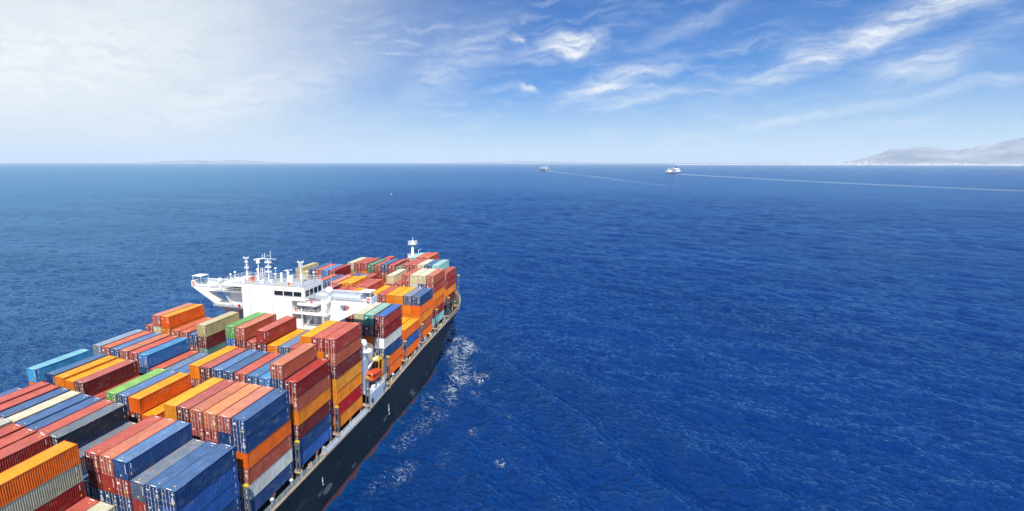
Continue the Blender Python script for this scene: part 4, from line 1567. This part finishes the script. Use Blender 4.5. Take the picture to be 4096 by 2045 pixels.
def crests(scale, det, rg):
    """sharp-crested ripples"""
    v = st_.noise(PS, scale, det, rg)
    v = st_.math('SUBTRACT', 1.0, st_.math('ABSOLUTE', st_.math('MULTIPLY', st_.math('SUBTRACT', v, .5), 3.2)))
    return v


b1, b2 = crests(1.15, 4, .6), crests(.42, 4, .58)
b3 = st_.noise(P, 2.6, 3, .6)
hgt = st_.math('ADD', st_.math('MULTIPLY', b1, .28), st_.math('MULTIPLY', b2, .58))
hgt = st_.math('ADD', hgt, st_.math('MULTIPLY', b3, st_.ramp(ar, .0, .35, .12, .0)))
hgt = st_.math('ADD', hgt, st_.math('MULTIPLY', fm_, .12))
bp = st_.new('ShaderNodeBump')
st_.l.new(hgt, bp.inputs['Height'])
gust = st_.ramp(st_.noise(st_.vmath('MULTIPLY', P, (1.0, .45, 1)), .011, 4, .55), .3, .7, .62, 1.12)
st_.l.new(st_.math('MULTIPLY', gust, st_.ramp(ar, .1, 1.0, 1.0, .6)), bp.inputs['Strength'])
bp.inputs['Distance'].default_value = .75
st_.l.new(bp.outputs[0], sb.inputs['Normal'])
# sky reflection: Fresnel, held below that of a mirror-flat sea because the unresolved ripples tilt and hide each other
gl = st_.new('ShaderNodeBsdfGlossy')
gl.inputs['Color'].default_value = (.38, .74, 1.0, 1)
st_.l.new(rough, gl.inputs['Roughness'])
st_.l.new(bp.outputs[0], gl.inputs['Normal'])
fr = st_.new('ShaderNodeFresnel')
fr.inputs['IOR'].default_value = 1.333
st_.l.new(bp.outputs[0], fr.inputs['Normal'])
ff = st_.math('MINIMUM', st_.math('MULTIPLY', fr.outputs[0], 1.7), .56)
ff = st_.math('MULTIPLY', ff, st_.math('SUBTRACT', 1.0, fm_))
ms = st_.new('ShaderNodeMixShader')
st_.l.new(ff, ms.inputs[0])
st_.l.new(sb.outputs[0], ms.inputs[1])
st_.l.new(gl.outputs[0], ms.inputs[2])
st_.l.new(ms.outputs[0], st_.n['Material Output'].inputs['Surface'])
me = build_sea()
me.materials.append(sm)
sea = link('sea', me)
tag(sea, 'deep blue rippled sea reaching to the horizon', 'sea', kind='structure')

# ------------------------------------------------------------------ far ships and their wakes
wk, wt, wb = mat('wake_foam')
tc = wt.new('ShaderNodeTexCoord')
wb.inputs['Base Color'].default_value = (.62, .74, .82, 1)
wb.inputs['Roughness'].default_value = .8
wa = attr(wt, 'foam')
wn = wt.noise(tc.outputs['Object'], .05, 5, .6)
wt.l.new(wt.math('MULTIPLY', wa, wt.ramp(wn, .3, .65, .6, 1.3), clamp=True), wb.inputs['Alpha'])


def wake(name, pts, label):
    """ribbon of aerated water lying on the sea: x, y, half width, strength"""
    n = len(pts)
    b = MB()
    att = []
    for k, (x, y, w_, s) in enumerate(pts):
        p0, p1 = pts[max(0, k - 1)], pts[min(n - 1, k + 1)]
        d = Vector((p1[0] - p0[0], p1[1] - p0[1], 0)).normalized()
        nn = Vector((-d.y, d.x, 0))
        for f, a_ in ((-1, 0), (-.55, .8), (0, 1), (.55, .8), (1, 0)):
            p = Vector((x, y, .55)) + nn * w_ * f
            b.v.append((p.x, p.y, .55 if abs(f) < .9 else .3))
            att.append(s * a_)
    for k in range(n - 1):
        for i in range(4):
            a_ = k * 5 + i
            b.f.append((a_, a_ + 5, a_ + 6, a_ + 1))
            b.m.append(0)
    me = b.mesh(name, wk, True)
    a_ = me.attributes.new('foam', 'FLOAT', 'POINT')
    a_.data.foreach_set('value', np.array(att, np.float32))
    o = link(name, me)
    tag(o, label, 'wake', kind='stuff')


def curve(pts, n=60):
    pts = np.array(pts, float)
    t = np.linspace(0, 1, len(pts))
    tt = np.linspace(0, 1, n)
    return [tuple(np.interp(tt, t, pts[:, c])[i] for c in range(4)) for i in range(n)]


wake('wake', curve([(3640, -332, 4, .1), (3560, -355, 15, .75), (3300, -418, 24, .42), (2900, -508, 32, .26), (2450, -608, 40, .19), (2100, -722, 46, .16), (1830, -845, 50, .14), (1600, -980, 52, .1)]), 'pale straight wake trailing behind the blue ferry')
wake('wake', curve([(4560, 412, 4, .1), (4440, 345, 12, .7), (4000, 262, 15, .3), (3300, 128, 18, .17), (2700, 0, 20, .12), (2155, -95, 22, .09), (1750, -190, 22, .05), (1600, -236, 22, .0)]), 'faint wake trailing behind the small far freighter')


def far_ship_root(name, x, y, az_, label):
    o = bpy.data.objects.new(name, None)
    COL.objects.link(o)
    o.matrix_world = Matrix.Translation((x, y, 0)) @ Matrix.Rotation(az_, 4, 'Z')
    return tag(o, label, 'ship')


FARC = {}
for nm, c_ in (('ferry_blue', (26, 62, 112)), ('far_white', (244, 246, 248)), ('far_black', (24, 26, 32)), ('far_grey', (96, 98, 104)), ('far_brown', (120, 96, 88)), ('far_dark', (44, 52, 70))):
    FARC[nm] = plain(nm, c_, .6, 0, .1, .1)


def hull_loft(root, L_, B, D, mt, name='hull', sheer=2.0, rake=.06):
    b = MB()
    st = np.linspace(0, 1, 15)
    rows = []
    for u in st:
        hb = B / 2 * (1 - max(0, (u - .72) / .28) ** 2.2) * (1 - .12 * max(0, (.1 - u) / .1))
        rows.append([(-L_ / 2 + L_ * u * (1 - rake), -hb * .9, -2), (-L_ / 2 + L_ * u, -hb, D + sheer * max(0, u - .7) * 3), (-L_ / 2 + L_ * u, hb, D + sheer * max(0, u - .7) * 3), (-L_ / 2 + L_ * u * (1 - rake), hb * .9, -2)])
    for r_ in rows:
        b.v += r_
    for k in range(len(rows) - 1):
        for i in range(4):
            j = (i + 1) % 4
            b.f.append((k * 4 + i, k * 4 + j, k * 4 + 4 + j, k * 4 + 4 + i))
            b.m.append(0)
    b.f += [(0, 1, 2, 3), tuple(len(rows) * 4 - 4 + i for i in (3, 2, 1, 0))]
    b.m += [0, 0]
    return b.build(name, mt, root)


f = far_ship_root('ferry', 3600, -345, math.radians(19), 'dark blue and white ro-ro ferry steaming left on the horizon')
f.matrix_world = f.matrix_world @ Matrix.Scale(.84, 4)
hull_loft(f, 150, 26, 11.5, FARC['ferry_blue'])
b = MB(); b.box(-70, 62, -12.9, 12.9, 11.5, 14.5); b.build('upper_deck', FARC['far_white'], f)
b = MB(); b.box(28, 66, -12.5, 12.5, 14.5, 25); b.build('fore_block', FARC['far_white'], f)
b = MB()
b.prism([(-73, 16), (-73, 22), (-66, 30), (-45, 35), (-8, 37), (2, 33), (2, 27), (-8, 22), (-20, 16)], 'y', -12.4, 12.4); b.build('aft_block', FARC['far_white'], f)
b = MB(); b.box(-40, -32, -3, 3, 35, 46); b.build('funnel', FARC['far_black'], f)
b = MB(); b.tube((-26, 0, 36), (-26, 0, 48), .9, 6); b.tube((58, 0, 25), (58, 0, 37), 1.0, 6); b.build('mast', FARC['far_white'], f)
b = MB()
for k in range(3):
    b.box(-72.5 + k, -12, -12.5, 12.5, 22.0 + k * 4, 22.7 + k * 4)
b.build('deck_shadow_line', FARC['far_grey'], f)
b = MB(); b.box(-75.3, -74.6, -10, 10, 12, 16.2); b.build('stern_opening', FARC['far_dark'], f)
b = MB()
for x0, w_ in ((38, 3), (34, 3), (30, 4), (25, 3), (18, 2.5), (14.5, 3), (11, 2.5), (7.5, 3), (4, 2.5), (-3, 4), (-7.5, 2), (-10, 3), (-13.5, 3)):
    b.box(x0, x0 + w_, 12.7, 13.25, 5.2, 8.6); b.box(x0, x0 + w_, -13.25, -12.7, 5.2, 8.6)
b.build('hull_lettering', FARC['far_white'], f)

f = far_ship_root('freighter', 4500, 378, math.radians(31), 'small white and brown freighter far off near the horizon')
f.matrix_world = f.matrix_world @ Matrix.Scale(1.12, 4)
hull_loft(f, 100, 17, 8, FARC['far_grey'], sheer=3)
b = MB(); b.box(-20, 40, -7.5, 7.5, 8, 12); b.build('cargo_hatch', FARC['far_brown'], f)
b = MB(); b.box(-44, -26, -7.5, 7.5, 8, 24); b.build('accommodation', FARC['far_white'], f)
b = MB(); b.box(-42, -30, -9.5, 9.5, 24, 27); b.build('wheelhouse', FARC['far_white'], f)
b = MB(); b.box(-49, -44, -2.5, 2.5, 8, 28); b.build('funnel', FARC['far_black'], f)
for x in (-12, 14, 38):
    b = MB(); b.tube((x, 0, 8), (x, 0, 26), 1.0, 6); b.bar((x, 0, 12), (x + 9, 3, 24), .9); b.build('deck_crane', FARC['far_white'], f)
b = MB()
for z in (13, 17, 21):
    b.box(-44.3, -43.9, -6, 6, z, z + 1.6)
b.build('window_band', FARC['far_grey'], f)

# tiny speck of a boat out in the middle distance
b = MB()
b.prism([(-3.2, 0), (-3.4, 1), (3.2, 1.2), (2.4, 0)], 'y', -1.1, 1.1)
sp = bpy.data.objects.new('small_boat', None); COL.objects.link(sp)
sp.matrix_world = Matrix.Translation((1038.6, 330, 0)) @ Matrix.Rotation(.6, 4, 'Z') @ Matrix.Scale(.6, 4)
tag(sp, 'tiny white boat alone on open water left of the freighter', 'boat')
b.build('boat_hull', FARC['far_white'], sp)
b = MB(); b.box(-1.4, .8, -.8, .8, 1, 2.2); b.build('cabin', FARC['far_white'], sp)

# ------------------------------------------------------------------ far shore
mm, mt_, mb_ = mat('hazed_dry_mountain')
tc = mt_.new('ShaderNodeTexCoord')
n1 = mt_.noise(tc.outputs['Object'], .0012, 8, .6)
mt_.l.new(mt_.mix(mt_.ramp(n1, .35, .7), lin((92, 102, 122)) + (1,), lin((150, 150, 160)) + (1,)), mb_.inputs['Base Color'])  # bluish tones put part of the distance haze into the rock colour
mb_.inputs['Roughness'].default_value = .95


def ridge(name, prof, dist, depth, label, seed, steps=220):
    """mountain range as a height field over azimuth and distance; prof is (azimuth deg, crest height)"""
    rng = np.random.default_rng(seed)
    azs = np.array([p[0] for p in prof]); hs_ = np.array([p[1] for p in prof], float)
    o_ = np.argsort(azs); azs, hs_ = azs[o_], hs_[o_]
    A_ = np.linspace(azs[0], azs[-1], steps)
    nd = 26
    Dd = np.linspace(0, 1, nd)
    tile = ocean_tile(256, 1.0, 9, 0, seed, .012, .25)
    b = MB()
    for i, a_ in enumerate(A_):
        h = np.interp(a_, azs, hs_)
        for j, d in enumerate(Dd):
            s = math.sin(min(1, d * 1.25) * math.pi / 2) if d < .8 else math.cos((d - .8) / .2 * math.pi / 2)
            nz_ = float(sample(tile, 1.0, np.array([i / steps * 2.7]), np.array([d * .8]))[0])
            z = h * s ** 1.4 * (1 + .055 * nz_ * min(1, d * 4)) - 3
            r_ = dist + depth * d
            b.v.append((CAM[0] + r_ * math.cos(math.radians(a_)), CAM[1] + r_ * math.sin(math.radians(a_)), z))
    for i in range(steps - 1):
        for j in range(nd - 1):
            q = i * nd + j
            b.f.append((q, q + nd, q + nd + 1, q + 1)); b.m.append(0)
    o = b.build(name, mm, None, True)
    tag(o, label, 'mountains', kind='structure')


ridge('mountains', [(-34, 470), (-29, 560), (-25, 590), (-23, 540), (-21.8, 430), (-20.6, 300), (-19.6, 370), (-18.6, 410), (-17.5, 330), (-16.6, 200), (-15.8, 95), (-14.6, 40), (-12.5, 15)], 15500, 5500, 'bare hazy mountains behind the white coastal town', 21)
ridge('hills', [(28, 0), (31, 60), (33.5, 110), (36, 190), (37.5, 120), (40, 150), (43, 100), (46, 30), (48, 0)], 24000, 4000, 'faint low hills on the far left horizon', 22, 90)
ridge('hills', [(-13, 20), (-8, 45), (-4, 30), (0, 50), (4, 75), (7.5, 110), (10, 90), (14, 40), (20, 0)], 25000, 4000, 'faint low coast beyond the two far ships', 23, 90)
# the white town along the foot of the mountains: reads as one mass of specks
b = MB()
for k in range(2600):
    a_ = math.radians(random.uniform(-34, -5) if k < 2100 else random.uniform(-24, -19))
    u = random.random() ** 1.6
    lim = np.interp(math.degrees(a_), (-34, -22, -17, -12, -5), (2600, 2400, 1900, 900, 150))
    r_ = 15400 + u * lim
    if math.degrees(a_) > -12.5:
        r_ += 400
    z0 = np.interp(u * lim, (0, 900, 2600), (0, 34, 150)) * (1.0 if math.degrees(a_) < -13 else .3)
    x, y = CAM[0] + r_ * math.cos(a_), CAM[1] + r_ * math.sin(a_)
    w_, h = random.uniform(5, 18), random.uniform(8, 20)
    b.box(x - w_, x + w_, y - w_, y + w_, z0 - 12, z0 + h)
o = b.build('coastal_town', plain('town_white', (218, 220, 222), .8, 0, .45, .01))
tag(o, 'white coastal town under the bare mountains on the right', 'town', kind='stuff')

# ------------------------------------------------------------------ haze
b = MB()
b.box(-62000, 62000, -62000, 62000, -7.0, 790)
hz_m = bpy.data.materials.new('sea_haze')
hz_m.use_nodes = True
t = NT(hz_m.node_tree)
for nd in list(t.n):
    if nd.type != 'OUTPUT_MATERIAL':
        t.n.remove(nd)
pv = t.new('ShaderNodeVolumePrincipled')
pv.inputs['Color'].default_value = (.84, .945, 1.0, 1)
pv.inputs['Density'].default_value = 4.0e-5
pv.inputs['Anisotropy'].default_value = 0.0
t.l.new(pv.outputs[0], [n for n in t.n if n.type == 'OUTPUT_MATERIAL'][0].inputs['Volume'])
o = b.build('haze', hz_m)
tag(o, 'thin pale sea haze over the whole scene', 'haze', kind='stuff')
if 0: print('containers', N_BOX, 'objects', len(bpy.data.objects))
